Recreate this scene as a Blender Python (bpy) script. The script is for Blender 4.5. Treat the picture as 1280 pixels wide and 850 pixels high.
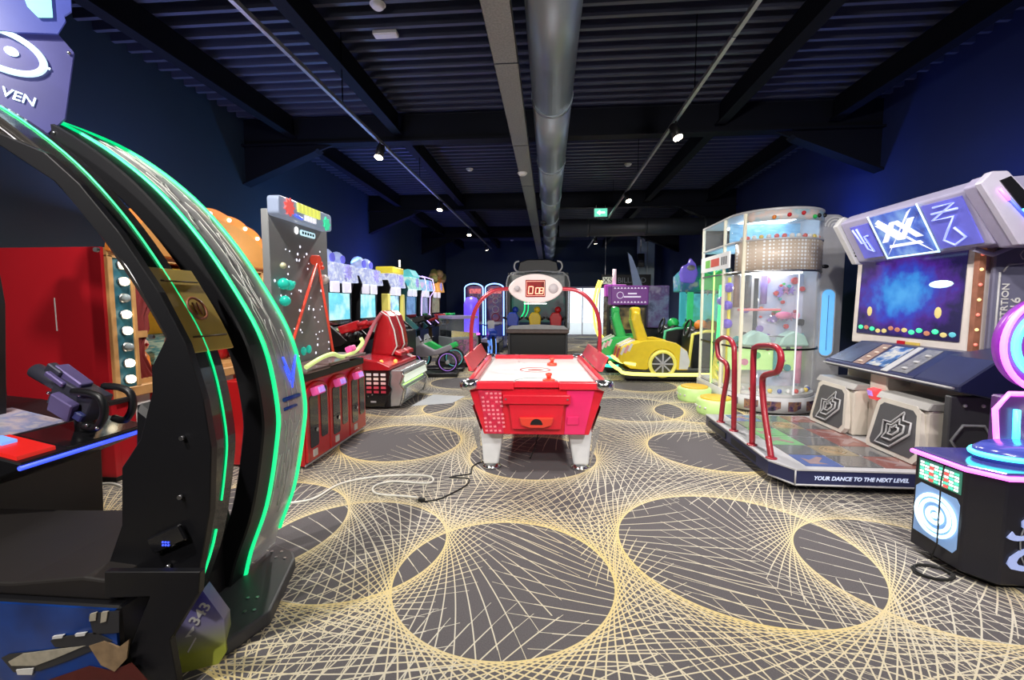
import bpy, bmesh, math, random
from mathutils import Vector, Matrix, Euler
random.seed(7)
for _o in list(bpy.data.objects): bpy.data.objects.remove(_o)
SC = bpy.context.scene
COL = SC.collection
PI = math.pi
R = math.radians

# ------------------------------------------------------------------ camera
FPX, IW, IH = 560.0, 1280, 850
YAW, PITCH, CAMZ = math.atan(46/FPX), -math.atan(45/FPX), 1.5
cam = bpy.data.cameras.new('camera')
cam.sensor_fit = 'HORIZONTAL'; cam.sensor_width = 36; cam.lens = FPX/IW*36
cam.clip_start = 0.05; cam.clip_end = 200
camo = bpy.data.objects.new('camera', cam); COL.objects.link(camo)
camo.location = (0, 0, CAMZ); camo.rotation_euler = (PI/2+PITCH, 0, YAW)
SC.camera = camo

# ------------------------------------------------------------------ world, exposure
w = bpy.data.worlds.new('world'); SC.world = w; w.use_nodes = True
_bg = w.node_tree.nodes['Background']; _bg.inputs[0].default_value = (.80, .90, 1, 1); _bg.inputs[1].default_value = 2.2
SC.view_settings.view_transform = 'Standard'; SC.view_settings.look = 'None'
SC.view_settings.gamma = 1; SC.view_settings.use_curve_mapping = False
SC.view_settings.exposure = 0.0
SPOT_W = 290.0        # power of one track spotlight

# ------------------------------------------------------------------ pixel rays (photo pixel -> direction)
_f = Vector((-math.sin(YAW)*math.cos(PITCH), math.cos(YAW)*math.cos(PITCH), math.sin(PITCH)))
_r = Vector((math.cos(YAW), math.sin(YAW), 0)); _u = _r.cross(_f)
def on_plane(px, py, p0, n):
    d = _f + _r*((px-IW/2)/FPX) + _u*((IH/2-py)/FPX)
    c = Vector((0, 0, CAMZ)); n = Vector(n); p0 = Vector(p0)
    return c + d*((p0-c).dot(n)/d.dot(n))

# ------------------------------------------------------------------ materials
_M = {}
def mat(key, col=(.5,.5,.5), rough=.5, metal=0., emit=None, es=0., alpha=1., noise=.12, scale=9., coat=0., bump=0., spec=.5):
    if key in _M: return _M[key]
    m = bpy.data.materials.new(key); m.use_nodes = True; _M[key] = m
    nt = m.node_tree; b = nt.nodes['Principled BSDF']
    b.inputs['Roughness'].default_value = rough; b.inputs['Metallic'].default_value = metal
    b.inputs['Alpha'].default_value = alpha; b.inputs['Specular IOR Level'].default_value = spec
    if coat: b.inputs['Coat Weight'].default_value = coat; b.inputs['Coat Roughness'].default_value = .06
    tc = nt.nodes.new('ShaderNodeTexCoord'); nz = nt.nodes.new('ShaderNodeTexNoise')
    nz.inputs['Scale'].default_value = scale; nz.inputs['Detail'].default_value = 3
    nt.links.new(tc.outputs['Object'], nz.inputs['Vector'])
    mx = nt.nodes.new('ShaderNodeMix'); mx.data_type = 'RGBA'
    mx.inputs['A'].default_value = (*[c*(1-noise) for c in col], 1)
    mx.inputs['B'].default_value = (*[min(1, c*(1+noise)) for c in col], 1)
    nt.links.new(nz.outputs['Fac'], mx.inputs['Factor'])
    nt.links.new(mx.outputs['Result'], b.inputs['Base Color'])
    if emit is not None:
        b.inputs['Emission Color'].default_value = (*emit, 1); b.inputs['Emission Strength'].default_value = es
    if bump:
        bp = nt.nodes.new('ShaderNodeBump'); bp.inputs['Strength'].default_value = bump
        nt.links.new(nz.outputs['Fac'], bp.inputs['Height']); nt.links.new(bp.outputs['Normal'], b.inputs['Normal'])
    return m
def neon(key, col, s=4.):
    return mat(key, tuple(min(1, c+.1) for c in col), .4, 0, col, s, noise=.02)
def screen(key, cols, scale=3., s=1.2, stretch=(1,1,1), detail=4, kind='noise', off=0.):
    """lit display: noise driven colour ramp, emitted"""
    if key in _M: return _M[key]
    m = bpy.data.materials.new(key); m.use_nodes = True; _M[key] = m
    nt = m.node_tree; b = nt.nodes['Principled BSDF']
    b.inputs['Base Color'].default_value = (.02,.02,.02,1); b.inputs['Roughness'].default_value = .18
    tc = nt.nodes.new('ShaderNodeTexCoord'); mp = nt.nodes.new('ShaderNodeMapping')
    mp.inputs['Scale'].default_value = stretch; mp.inputs['Location'].default_value = (off, off*.7, off*1.3)
    nt.links.new(tc.outputs['Object'], mp.inputs['Vector'])
    if kind == 'noise':
        t = nt.nodes.new('ShaderNodeTexNoise'); t.inputs['Detail'].default_value = detail
    else:
        t = nt.nodes.new('ShaderNodeTexVoronoi')
    t.inputs['Scale'].default_value = scale
    nt.links.new(mp.outputs['Vector'], t.inputs['Vector'])
    cr = nt.nodes.new('ShaderNodeValToRGB'); el = cr.color_ramp.elements
    n = len(cols); lo, hi = (.3, .7) if kind == 'noise' else (.05, .7)
    for i, c in enumerate(cols):
        p = lo + (hi-lo)*i/max(1, n-1)
        e = el[i] if i < 2 else el.new(p)
        e.position = p; e.color = (*c, 1)
    nt.links.new(t.outputs[0], cr.inputs['Fac'])
    nt.links.new(cr.outputs['Color'], b.inputs['Emission Color']); b.inputs['Emission Strength'].default_value = s
    return m
def printed(key, cols, scale=3., rough=.35, stretch=(1,1,1), kind='noise', detail=4):
    """flat print without light of its own"""
    if key in _M: return _M[key]
    m = screen(key, cols, scale, 0, stretch, detail, kind); nt = m.node_tree; b = nt.nodes['Principled BSDF']
    cr = [x for x in nt.nodes if x.type == 'VALTORGB'][0]
    nt.links.new(cr.outputs['Color'], b.inputs['Base Color']); b.inputs['Roughness'].default_value = rough
    return m

# ------------------------------------------------------------------ mesh builder
class G:
    def __init__(s): s.v = []; s.f = []; s.sm = []
    def add(s, vs, fs, smooth=False):
        o = len(s.v); s.v += [Vector(v) for v in vs]
        s.f += [tuple(i+o for i in f) for f in fs]; s.sm += [smooth]*len(fs); return s
    def box(s, x0, x1, y0, y1, z0, z1):
        return s.add([(x0,y0,z0),(x1,y0,z0),(x1,y1,z0),(x0,y1,z0),(x0,y0,z1),(x1,y0,z1),(x1,y1,z1),(x0,y1,z1)],
                     [(0,3,2,1),(4,5,6,7),(0,1,5,4),(1,2,6,5),(2,3,7,6),(3,0,4,7)])
    def obox(s, c, size, rot=(0,0,0)):
        m = Matrix.Translation(c) @ Euler(rot).to_matrix().to_4x4(); a, b, h = [q/2 for q in size]
        n = len(s.v); s.box(-a,a,-b,b,-h,h)
        for i in range(n, len(s.v)): s.v[i] = m @ s.v[i]
        return s
    def prism(s, poly, axis, a0, a1, smooth=False):
        """poly: 2-D outline; axis x -> (y,z), y -> (x,z), z -> (x,y)"""
        def q(p, a): return {'x': (a,p[0],p[1]), 'y': (p[0],a,p[1]), 'z': (p[0],p[1],a)}[axis]
        n = len(poly); vs = [q(p,a0) for p in poly]+[q(p,a1) for p in poly]
        s.add(vs, [tuple(range(n)), tuple(range(2*n-1, n-1, -1))])
        o = len(s.v)-2*n
        s.f += [(o+i, o+n+i, o+n+(i+1)%n, o+(i+1)%n) for i in range(n)]; s.sm += [smooth]*n
        return s
    def tube(s, pts, r, n=8, closed=False, taper=None):
        pts = [Vector(p) for p in pts]; k = len(pts); rings = []; up = None
        for i, p in enumerate(pts):
            a = pts[(i-1) % k] if (closed or i > 0) else p
            b = pts[(i+1) % k] if (closed or i < k-1) else p
            t = (b-a)
            if t.length < 1e-9: t = Vector((0,0,1))
            t.normalize()
            if up is None:
                up = t.orthogonal().normalized()
            else:
                up = (up - t*up.dot(t))
                up = up.normalized() if up.length > 1e-6 else t.orthogonal().normalized()
            w_ = t.cross(up); rr = r if taper is None else r*taper[i]
            rings.append([p + (up*math.cos(2*PI*j/n)+w_*math.sin(2*PI*j/n))*rr for j in range(n)])
        o = len(s.v); 
        for rg in rings: s.v += rg
        m = k if closed else k-1
        for i in range(m):
            for j in range(n):
                i2 = (i+1) % k
                s.f.append((o+i*n+j, o+i*n+(j+1)%n, o+i2*n+(j+1)%n, o+i2*n+j)); s.sm.append(True)
        if not closed:
            s.f.append(tuple(o+j for j in range(n-1,-1,-1))); s.sm.append(False)
            s.f.append(tuple(o+(k-1)*n+j for j in range(n))); s.sm.append(False)
        return s
    def cyl(s, p0, p1, r0, r1=None, n=20):
        r1 = r0 if r1 is None else r1
        return s.tube([p0, p1], 1., n, taper=[r0, r1])
    def lathe(s, prof, c=(0,0,0), n=28, a0=0., a1=2*PI, sx=1., sy=1., cap=True):
        full = abs(a1-a0-2*PI) < 1e-6; k = n if full else n+1; o = len(s.v)
        for i in range(k):
            a = a0+(a1-a0)*i/n
            for r_, z in prof: s.v.append(Vector((c[0]+r_*math.cos(a)*sx, c[1]+r_*math.sin(a)*sy, c[2]+z)))
        m = len(prof)
        for i in range(n):
            i2 = (i+1) % k
            for j in range(m-1):
                s.f.append((o+i*m+j, o+i2*m+j, o+i2*m+j+1, o+i*m+j+1)); s.sm.append(True)
        if full and cap:
            if prof[0][0] > 1e-6: s.f.append(tuple(o+i*m for i in range(k-1,-1,-1))); s.sm.append(False)
            if prof[-1][0] > 1e-6: s.f.append(tuple(o+i*m+m-1 for i in range(k))); s.sm.append(False)
        return s
    def ball(s, c, r, n=14, sc=(1,1,1)):
        h = n//2; o = len(s.v)
        for i in range(h+1):
            t = PI*i/h
            for j in range(n):
                a = 2*PI*j/n
                s.v.append(Vector((c[0]+r*sc[0]*math.sin(t)*math.cos(a), c[1]+r*sc[1]*math.sin(t)*math.sin(a), c[2]+r*sc[2]*math.cos(t))))
        for i in range(h):
            for j in range(n):
                s.f.append((o+i*n+j, o+(i+1)*n+j, o+(i+1)*n+(j+1)%n, o+i*n+(j+1)%n)); s.sm.append(True)
        return s
    def band(s, prof, y0, y1, th):
        """a strip bent along prof (x,z), from y0 to y1, th thick on the left-hand side of the path"""
        k = len(prof); o = len(s.v)
        for i, p in enumerate(prof):
            a = prof[max(0,i-1)]; b = prof[min(k-1,i+1)]
            t = Vector((b[0]-a[0], b[1]-a[1])); t.normalize(); nx, nz = -t.y*th, t.x*th
            s.v += [Vector((p[0],y0,p[1])), Vector((p[0],y1,p[1])), Vector((p[0]+nx,y1,p[1]+nz)), Vector((p[0]+nx,y0,p[1]+nz))]
        for i in range(k-1):
            for j in range(4):
                s.f.append((o+i*4+j, o+(i+1)*4+j, o+(i+1)*4+(j+1)%4, o+i*4+(j+1)%4)); s.sm.append(False)
        s.f += [(o,o+1,o+2,o+3), (o+(k-1)*4+3,o+(k-1)*4+2,o+(k-1)*4+1,o+(k-1)*4)]; s.sm += [False]*2
        return s
    def move(s, d, rot=None):
        m = Matrix.Translation(d)
        if rot: m = m @ Euler(rot).to_matrix().to_4x4()
        s.v = [m @ v for v in s.v]; return s
    def build(s, name, material, parent=None, bevel=0., seg=1, loc=None, rot=None):
        me = bpy.data.meshes.new(name)
        me.from_pydata([tuple(v) for v in s.v], [], s.f)
        me.polygons.foreach_set('use_smooth', s.sm)
        bm = bmesh.new(); bm.from_mesh(me)
        bmesh.ops.recalc_face_normals(bm, faces=bm.faces)
        if bevel:
            es = [e for e in bm.edges if len(e.link_faces) == 2 and e.calc_face_angle(0) > R(30)]
            bmesh.ops.bevel(bm, geom=es, offset=bevel, segments=seg, profile=.5, affect='EDGES', clamp_overlap=True)
        bm.to_mesh(me); bm.free()
        me.materials.append(material); me.update()
        ob = bpy.data.objects.new(name, me); COL.objects.link(ob)
        if parent is not None: ob.parent = parent
        if loc: ob.location = loc
        if rot: ob.rotation_euler = rot
        return ob

def tag(o, label=None, cat=None, group=None, kind=None):
    if label: o['label'] = label
    if cat: o['category'] = cat
    if group: o['group'] = group
    if kind: o['kind'] = kind
    return o
def thing(name, label, cat, loc=(0,0,0), rz=0., group=None):
    o = bpy.data.objects.new(name, None); COL.objects.link(o)
    o.empty_display_size = .1; o.location = loc; o.rotation_euler = (0,0,R(rz))
    return tag(o, label, cat, group)
def dup(o, parent=None, loc=None, rz=None, label=None):
    kids = [c for c in bpy.data.objects if c.parent == o]
    c = o.copy(); COL.objects.link(c)
    if parent is not None: c.parent = parent
    if loc is not None: c.location = loc
    if rz is not None: c.rotation_euler = (0,0,R(rz))
    if label: c['label'] = label
    for k in kids: dup(k, c)
    return c
def bx(parent, name, m, x0, x1, y0, y1, z0, z1, bev=0., seg=1):
    return G().box(x0,x1,y0,y1,z0,z1).build(name, m, parent, bev, seg)
def text(parent, name, s, loc, rot, size, m, ext=.003, shear=0., bold=0., align='CENTER', sx=1.):
    cu = bpy.data.curves.new(name, 'FONT'); cu.body = s; cu.size = size; cu.extrude = ext; cu.shear = shear
    cu.offset = bold; cu.align_x = align; cu.align_y = 'CENTER'; cu.resolution_u = 3
    t = bpy.data.objects.new(name, cu); COL.objects.link(t)
    dg = bpy.context.evaluated_depsgraph_get(); me = bpy.data.meshes.new_from_object(t.evaluated_get(dg))
    bpy.data.objects.remove(t); bpy.data.curves.remove(cu)
    me.materials.clear(); me.materials.append(m)
    if sx != 1.:
        for v in me.vertices: v.co.x *= sx
    o = bpy.data.objects.new(name, me); COL.objects.link(o)
    if parent is not None: o.parent = parent
    o.location = loc; o.rotation_euler = rot
    return o
def spline(pts, n=8, closed=False):
    """Catmull-Rom through the points"""
    P = [Vector(p) for p in pts]; k = len(P); out = []
    for i in range(k if closed else k-1):
        p0 = P[(i-1) % k] if closed or i > 0 else P[i]
        p1 = P[i]; p2 = P[(i+1) % k]; p3 = P[(i+2) % k] if closed or i < k-2 else p2
        for j in range(n):
            t = j/n
            out.append(.5*((2*p1)+(p2-p0)*t+(2*p0-5*p1+4*p2-p3)*t*t+(3*p1-p0-3*p2+p3)*t**3))
    if not closed: out.append(P[-1])
    return out
def rrect(x0, x1, z0, z1, r, n=5):
    out = []
    for cx, cz, a in ((x1-r,z1-r,0),(x0+r,z1-r,90),(x0+r,z0+r,180),(x1-r,z0+r,270)):
        for i in range(n+1):
            t = R(a+90*i/n); out.append((cx+r*math.cos(t), cz+r*math.sin(t)))
    return out
def arc(cx, cz, r, a0, a1, n=16, sx=1.):
    return [(cx+sx*r*math.cos(R(a0+(a1-a0)*i/n)), cz+r*math.sin(R(a0+(a1-a0)*i/n))) for i in range(n+1)]

BLACK = mat('black_laminate', (.006,.006,.008), .42)
BLACKG = mat('black_gloss', (.01,.01,.012), .12, coat=.5)
DGREY = mat('dark_grey', (.06,.062,.07), .5)
GREY = mat('mid_grey', (.25,.26,.28), .45)
LGREY = mat('light_grey', (.5,.5,.52), .4)
WHITE = mat('white_plastic', (.72,.71,.70), .35)
CHROME = mat('chrome', (.75,.76,.78), .18, 1.)
STEEL = mat('brushed_steel', (.5,.5,.52), .35, 1.)
RED = mat('red_laminate', (.55,.012,.02), .3, coat=.3)
YELLOW = mat('yellow_paint', (.8,.55,.02), .35)
GOLD = mat('gold_paint', (.72,.52,.10), .35, .1)
ORANGE = mat('orange_paint', (.75,.22,.03), .4)
GREEN = mat('green_paint', (.02,.5,.1), .35)
BLUE = mat('blue_paint', (.02,.06,.45), .35)
TEAL = mat('teal_paint', (.02,.3,.32), .4)
RUBBER = mat('rubber', (.015,.015,.015), .8)
N_WHITE = neon('white_light', (1,1,1), 3.)
N_WARM = neon('warm_bulb', (1,.86,.6), 4.)
N_GREEN = neon('green_led', (.0,.80,.25), 1.15)
N_BLUE = neon('blue_led', (.03,.07,.95), 1.6)
N_CYAN = neon('cyan_led', (.05,.8,.9), 3.)
N_PINK = neon('pink_led', (.9,.12,.85), 3.)
N_RED = neon('red_led', (1,.03,.03), 3.)
N_YEL = neon('yellow_led', (1,.8,.1), 2.2)
N_LIME = neon('lime_led', (.5,1,.2), 1.)
GLASS = mat('clear_acrylic', (.8,.85,.88), .06, 0, alpha=.10)
TINT = mat('smoke_acrylic', (.66,.66,.66), .2, 0, alpha=.62)
# ================================================================== setting
XL, XR, YB, YF, ZD = -4.85, 4.7, 21.0, -3.0, 4.5     # left/right wall, far wall, wall behind the camera, deck
# ---- carpet: rings of tangent lines (string-art circles), repeated like a broadloom
def carpet():
    m = bpy.data.materials.new('spirograph_carpet'); m.use_nodes = True; nt = m.node_tree; L = nt.links
    b = nt.nodes['Principled BSDF']; b.inputs['Roughness'].default_value = .95
    tc = nt.nodes.new('ShaderNodeTexCoord'); sp = nt.nodes.new('ShaderNodeSeparateXYZ'); L.new(tc.outputs['Object'], sp.inputs[0])
    def mth(op, a, b_=None, c=None, clamp=False):
        n = nt.nodes.new('ShaderNodeMath'); n.operation = op; n.use_clamp = clamp
        for i, q in enumerate((a, b_, c)):
            if q is None: continue
            if isinstance(q, (int, float)): n.inputs[i].default_value = q
            else: L.new(q, n.inputs[i])
        return n.outputs[0]
    TX, TY = 3.3, 3.7
    total = None; near = None
    #        cx    cy    r    reach  lines curl  both
    rings = [(1.18, 2.78, .72, 1.30, 76, .12, 1), (-.24, 2.36, .60, 1.40, 70, -.12, 1), (-1.22, 2.62, .58, 1.20, 66, .12, 1),
             (-.15, 4.35, .62, 1.25, 70, .12, 1), (1.70, 4.70, .64, 1.30, 72, -.12, 1)]
    for (cx, cy, r, reach, n, curl, both) in rings:
        dx = mth('SUBTRACT', mth('FLOORED_MODULO', mth('ADD', sp.outputs[0], TX/2-cx), TX), TX/2)
        dy = mth('SUBTRACT', mth('FLOORED_MODULO', mth('ADD', sp.outputs[1], TY/2-cy), TY), TY/2)
        rho2 = mth('ADD', mth('MULTIPLY', dx, dx), mth('MULTIPLY', dy, dy)); rho = mth('SQRT', rho2)
        t = mth('SQRT', mth('MAXIMUM', mth('SUBTRACT', rho2, r*r), 1e-4))          # distance along the tangent
        th = mth('ARCTAN2', dy, dx); ac = mth('ARCCOSINE', mth('MINIMUM', mth('DIVIDE', r, rho), 1.))
        # ragged outer end of the threads
        inside = mth('GREATER_THAN', rho, r)
        for sgn in ((1, -1) if both else (1,)):
            al = mth('ADD', mth('ADD', th, mth('MULTIPLY', ac, float(sgn))), mth('MULTIPLY', t, curl*sgn))
            ph = mth('MULTIPLY', al, n/(2*PI)); fr = mth('ABSOLUTE', mth('SUBTRACT', mth('FRACT', ph), .5))
            idx = mth('FLOOR', ph); rag = mth('MULTIPLY', mth('SINE', mth('MULTIPLY', idx, 2.4)), .10)
            end = mth('LESS_THAN', t, mth('ADD', rag, reach if sgn > 0 else reach*.5))
            wd = mth('DIVIDE', .0034*n/(2*PI), t)                                     # half width in phase
            ln = mth('MULTIPLY', mth('MULTIPLY', mth('LESS_THAN', mth('SUBTRACT', .5, fr), wd), inside), end)
            total = ln if total is None else mth('MAXIMUM', total, ln)
            cl = mth('MULTIPLY', ln, mth('SUBTRACT', 1.15, mth('MULTIPLY', t, 1.9), None, True)); near = cl if near is None else mth('MAXIMUM', near, cl)
    nz = nt.nodes.new('ShaderNodeTexNoise'); nz.inputs['Scale'].default_value = 160; nz.inputs['Detail'].default_value = 2
    L.new(tc.outputs['Object'], nz.inputs['Vector'])
    n2 = nt.nodes.new('ShaderNodeTexNoise'); n2.inputs['Scale'].default_value = .55; L.new(tc.outputs['Object'], n2.inputs['Vector'])
    lc = nt.nodes.new('ShaderNodeMix'); lc.data_type = 'RGBA'
    lc.inputs['A'].default_value = (.64,.60,.50,1); lc.inputs['B'].default_value = (.76,.60,.25,1)
    rp = nt.nodes.new('ShaderNodeMapRange'); rp.inputs[1].default_value = .42; rp.inputs[2].default_value = .58
    L.new(n2.outputs['Fac'], rp.inputs[0]); L.new(mth('ADD', mth('MULTIPLY', rp.outputs[0], .35), mth('MULTIPLY', near, .65), None, True), lc.inputs['Factor'])
    bc = nt.nodes.new('ShaderNodeMix'); bc.data_type = 'RGBA'
    bc.inputs['A'].default_value = (.070,.064,.070,1); bc.inputs['B'].default_value = (.150,.138,.145,1); L.new(nz.outputs['Fac'], bc.inputs['Factor'])
    mx = nt.nodes.new('ShaderNodeMix'); mx.data_type = 'RGBA'
    L.new(total, mx.inputs['Factor']); L.new(bc.outputs['Result'], mx.inputs['A']); L.new(lc.outputs['Result'], mx.inputs['B'])
    L.new(mx.outputs['Result'], b.inputs['Base Color'])
    bp = nt.nodes.new('ShaderNodeBump'); bp.inputs['Strength'].default_value = .25; bp.inputs['Distance'].default_value = .004
    L.new(nz.outputs['Fac'], bp.inputs['Height']); L.new(bp.outputs['Normal'], b.inputs['Normal'])
    return m
tag(G().box(XL-.1, XR+.1, YF-.1, YB+.1, -.1, 0).build('floor', carpet()), 'dark taupe carpet printed with overlapping string-art circles', None, None, 'structure')

NAVYL = mat('navy_wall_paint', (.010,.026,.046), .7, scale=2, noise=.2)
NAVYR = mat('blue_wall_paint', (.008,.018,.095), .7, scale=2, noise=.2)
CEIL = mat('ceiling_paint', (.006,.007,.014), .6, spec=.15, scale=3)
RIBM = mat('deck_rib_lit', (.060,.066,.11), .4, scale=3)  # deck paint made lighter and bluer, painting in the light on the ribs
STEELB = mat('beam_paint', (.004,.005,.010), .6, spec=.12, scale=3)
tag(G().box(XL-.2, XL, YF, YB, 0, ZD+.2).build('wall_left', NAVYL), 'dark navy painted wall behind the shooting games', None, None, 'structure')
tag(G().box(XR, XR+.2, YF, YB, 0, ZD+.2).build('wall_right', NAVYR), 'deep blue painted wall behind the dance machine', None, None, 'structure')
tag(G().box(XL-.2, XR+.2, YF-.2, YF, 0, ZD+.2).build('wall_front', NAVYL), 'dark navy wall at the entrance end', None, None, 'structure')
# far wall with a glazed opening
WX0, WX1, WZ = .7, 3.2, 2.3
g = G().box(XL-.2, WX0, YB, YB+.2, 0, ZD+.2).box(WX1, XR+.2, YB, YB+.2, 0, ZD+.2).box(WX0, WX1, YB, YB+.2, WZ, ZD+.2)
tag(g.build('wall_back', NAVYL), 'dark navy far wall with a glazed daylight opening', None, None, 'structure')
wn = tag(G().box(WX0, WX0+.06, YB+.03, YB+.12, 0, WZ).box(WX1-.06, WX1, YB+.03, YB+.12, 0, WZ).box(WX0, WX1, YB+.03, YB+.12, WZ-.07, WZ).box(WX0, WX1, YB+.03, YB+.12, 0, .09)
    .build('window_1', LGREY), 'glazed shopfront letting in daylight at the far end', None, None, 'structure')
for i in range(3):
    a = WX0+.06+i*(WX1-WX0-.12)/3; c = WX0+.06+(i+1)*(WX1-WX0-.12)/3
    bx(wn, 'pane', GLASS, a+.02, c-.02, YB+.07, YB+.08, .09, WZ-.07)
    if i: bx(wn, 'mullion', LGREY, a-.02, a+.02, YB+.03, YB+.12, .09, WZ-.07)
tag(G().box(-3, 8, YB+.2, YB+16, -.12, -.02).build('pavement', mat('pavement', (.55,.55,.52), .9)), 'pale sunlit pavement outside the glazed opening', None, None, 'structure')

# ---- ceiling: trapezoidal deck, cross beams with haunches, purlins
ceil = tag(G().box(XL-.2, XR+.2, YF-.2, YB+.2, ZD, ZD+.1).build('ceiling', CEIL), 'dark corrugated metal deck ceiling with steel beams', None, None, 'structure')
rib = None
y = YF+.05
while y < YB-.05:
    if rib is None:
        rib = G().prism([(-.030,0),(-.024,-.10),(.024,-.10),(.030,0)], 'x', XL, XR).build('rib', RIBM, ceil); r_ = rib
    else:
        r_ = rib.copy(); COL.objects.link(r_)
    r_.location = (0, y, ZD); y += .2
BY = (2.0, 7.0, 12.0, 17.0)
for yb in BY:
    bm_ = G().box(XL, XR, yb-.015, yb+.015, 4.0, ZD-.1).box(XL, XR, yb-.10, yb+.10, 3.98, 4.01).build('beam', STEELB, ceil)
    for sx, xw in ((1, XL), (-1, XR)):
        G().prism([(xw, 3.42),(xw, 4.0),(xw+sx*1.5, 4.0)], 'y', yb-.02, yb+.02).build('haunch_web', STEELB, bm_)
        G().prism([(xw, 3.42),(xw, 3.39),(xw+sx*1.2, 3.865),(xw+sx*1.25, 3.91)], 'y', yb-.10, yb+.10).build('haunch_flange', STEELB, bm_)
for xp in (-4.0, -2.32, 2.45, 4.0):
    for ya, yb in ((YF, 1.9), (2.1, 6.9), (7.1, 11.9), (12.1, 16.9), (17.1, YB)):
        G().box(xp-.012, xp+.012, ya, yb, 4.1, ZD-.1).box(xp-.07, xp+.07, ya, yb, 4.08, 4.105).build('purlin', STEELB, ceil)
pil = tag(G().box(3.75, 4.35, 19.2, 19.8, 0, ZD-.1).build('trim_1', mat('pale_pillar', (.45,.55,.62), .7)), 'pale grey square pillar near the far wall', None, None, 'structure')

# ---- round duct with branch, cable tray
DUCT = mat('galvanised_duct', (.26,.31,.36), .38, .6, scale=4)
d = thing('ventilation_duct', 'round grey ventilation duct running along the middle of the ceiling', 'duct', (.02, 0, 3.45))
seams = [-2.6, -.2, 2.4, 4.9, 7.0, 9.2, 11.4, 13.6, 15.8, 18., 20.9]
for a, c in zip(seams, seams[1:]):
    G().cyl((0,a,.22),(0,c,.22), .21, n=32).build('duct_section', DUCT, d)
    if c < 20: 
        G().cyl((0,c-.03,.22),(0,c+.03,.22), .219, n=32).build('collar', DUCT, d)
        G().box(-.006,.006,c-.015,c+.015,.42,1.05).build('hanger', STEELB, d)
DBL = mat('dark_duct', (.03,.033,.04), .5, .3)
d2 = thing('branch_duct', 'dark branch duct crossing below the second beam to the blue wall', 'duct', (2.35, 11.5, 3.18))
G().cyl((-2.10,0,.22),(2.3,0,.22), .21, n=28).build('branch_pipe', DBL, d2)
for a in (-1.4, 0, 1.4): G().cyl((a-.03,0,.22),(a+.03,0,.22), .22, n=28).build('collar', DBL, d2)
TRAYM = mat('perforated_tray', (.30,.31,.31), .45, .6, scale=60, noise=.45)
t = thing('cable_tray', 'perforated grey cable tray hanging beside the round duct', 'cable tray', (-.38, 0, 3.55))
for a in range(-2, 21, 2):
    G().box(-.105,.105,a,a+1.98,0,.006).box(-.105,-.1,a,a+1.98,0,.06).box(.1,.105,a,a+1.98,0,.06).build('tray_length', TRAYM, t)
    G().box(-.004,.004,a+.9,a+.92,.0,.85).build('hanger', STEELB, t)

# ---- track lights: the heads carry the light
ALU = mat('track_aluminium', (.34,.35,.36), .4, .7)
LENS = mat('lamp_lens', (1,.9,.7), .3, 0, (1,.86,.62), 30.)
HEADM = mat('lamp_head', (.02,.02,.022), .4)
def spot_head(x, y, z, tx, ty, power, wh):
    h = thing('track_spotlight', 'small black track spotlight with a warm lens, '+wh, 'spotlight', (x, y, z), 0, 'spotlights on the ceiling tracks')
    G().cyl((0,0,0),(0,0,-.09), .012, n=8).build('stem', HEADM, h)
    dv = Vector((tx-x, ty-y, .5-z)).normalized(); c = Vector((0,0,-.12))
    G().cyl(c-dv*.09, c+dv*.09, .05, .062, n=16).build('lamp_body', HEADM, h)
    G().cyl(c+dv*.086, c+dv*.094, .055, n=16).build('lens', LENS, h)
    li = bpy.data.lights.new('spot_light', 'SPOT'); li.energy = power; li.spot_size = R(118 if y > 0 else 84); li.spot_blend = .75
    li.color = (1,.95,.89); li.shadow_soft_size = .06
    lo = bpy.data.objects.new('spot_light', li); COL.objects.link(lo); lo.parent = h
    lo.location = c+dv*.13; lo.rotation_euler = dv.to_track_quat('-Z','Y').to_euler()
    return h
for nm, tx in (('left', -2.30), ('right', 1.50)):
    tr = thing('light_track', 'thin ceiling light track on the '+('shooting game' if nm == 'left' else 'dance machine')+' side of the duct', 'light track', (tx, 0, 3.70))
    for a in range(-2, 18, 2): G().box(-.018,.018,a,a+1.99,-.02,.02).build('track_length', ALU, tr)
    for a in range(-1, 18, 3): G().box(-.004,.004,a,a+.012,.02,.9).build('hanger', STEELB, tr)
for y_, tg, dy, k, wh in ((-1.6,-2.2,6.,1.3,'added as unseen fill at the entrance end of the shooting-game track'), (.4,-2.2,4.,1.,'above the bench of the canopy shooter'), (2.6,-2.2,3.,1.,'above the red puppet booth'), (6.1,-2.6,-1.2,1.,'above the red pod ride'), (9.5,-2.6,-1.2,1.,'above the cabinet with the yellow top'), (13.,-2.4,-1.5,1.,'above the violet light column'), (16.5,-1.6,1.,1.,'behind the ball alleys')):  # first head, behind the camera, is added as front fill
    spot_head(-2.30, y_, 3.68, tg, y_+dy, SPOT_W*k, wh)
for y_, tg, dy, k, wh in ((-1.6,1.8,6.,1.5,'added as unseen fill at the entrance end of the dance-machine track'), (.2,2.0,4.,1.2,'above the open carpet'), (2.4,2.6,3.,1.,'above the neon pad game'), (5.7,2.4,-1.2,1.,'above the bars of the dance machine'), (9.0,2.2,-1.2,1.,'above the yellow car ride'), (12.0,1.9,-1.5,1.,'above the violet racing cabinet'), (15.0,2.0,1.,1.,'above the yellow neon hoop')):  # the entrance-end head here is extra fill as well, out of view
    spot_head(1.50, y_, 3.68, tg, y_+dy, SPOT_W*k, wh)

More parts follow.
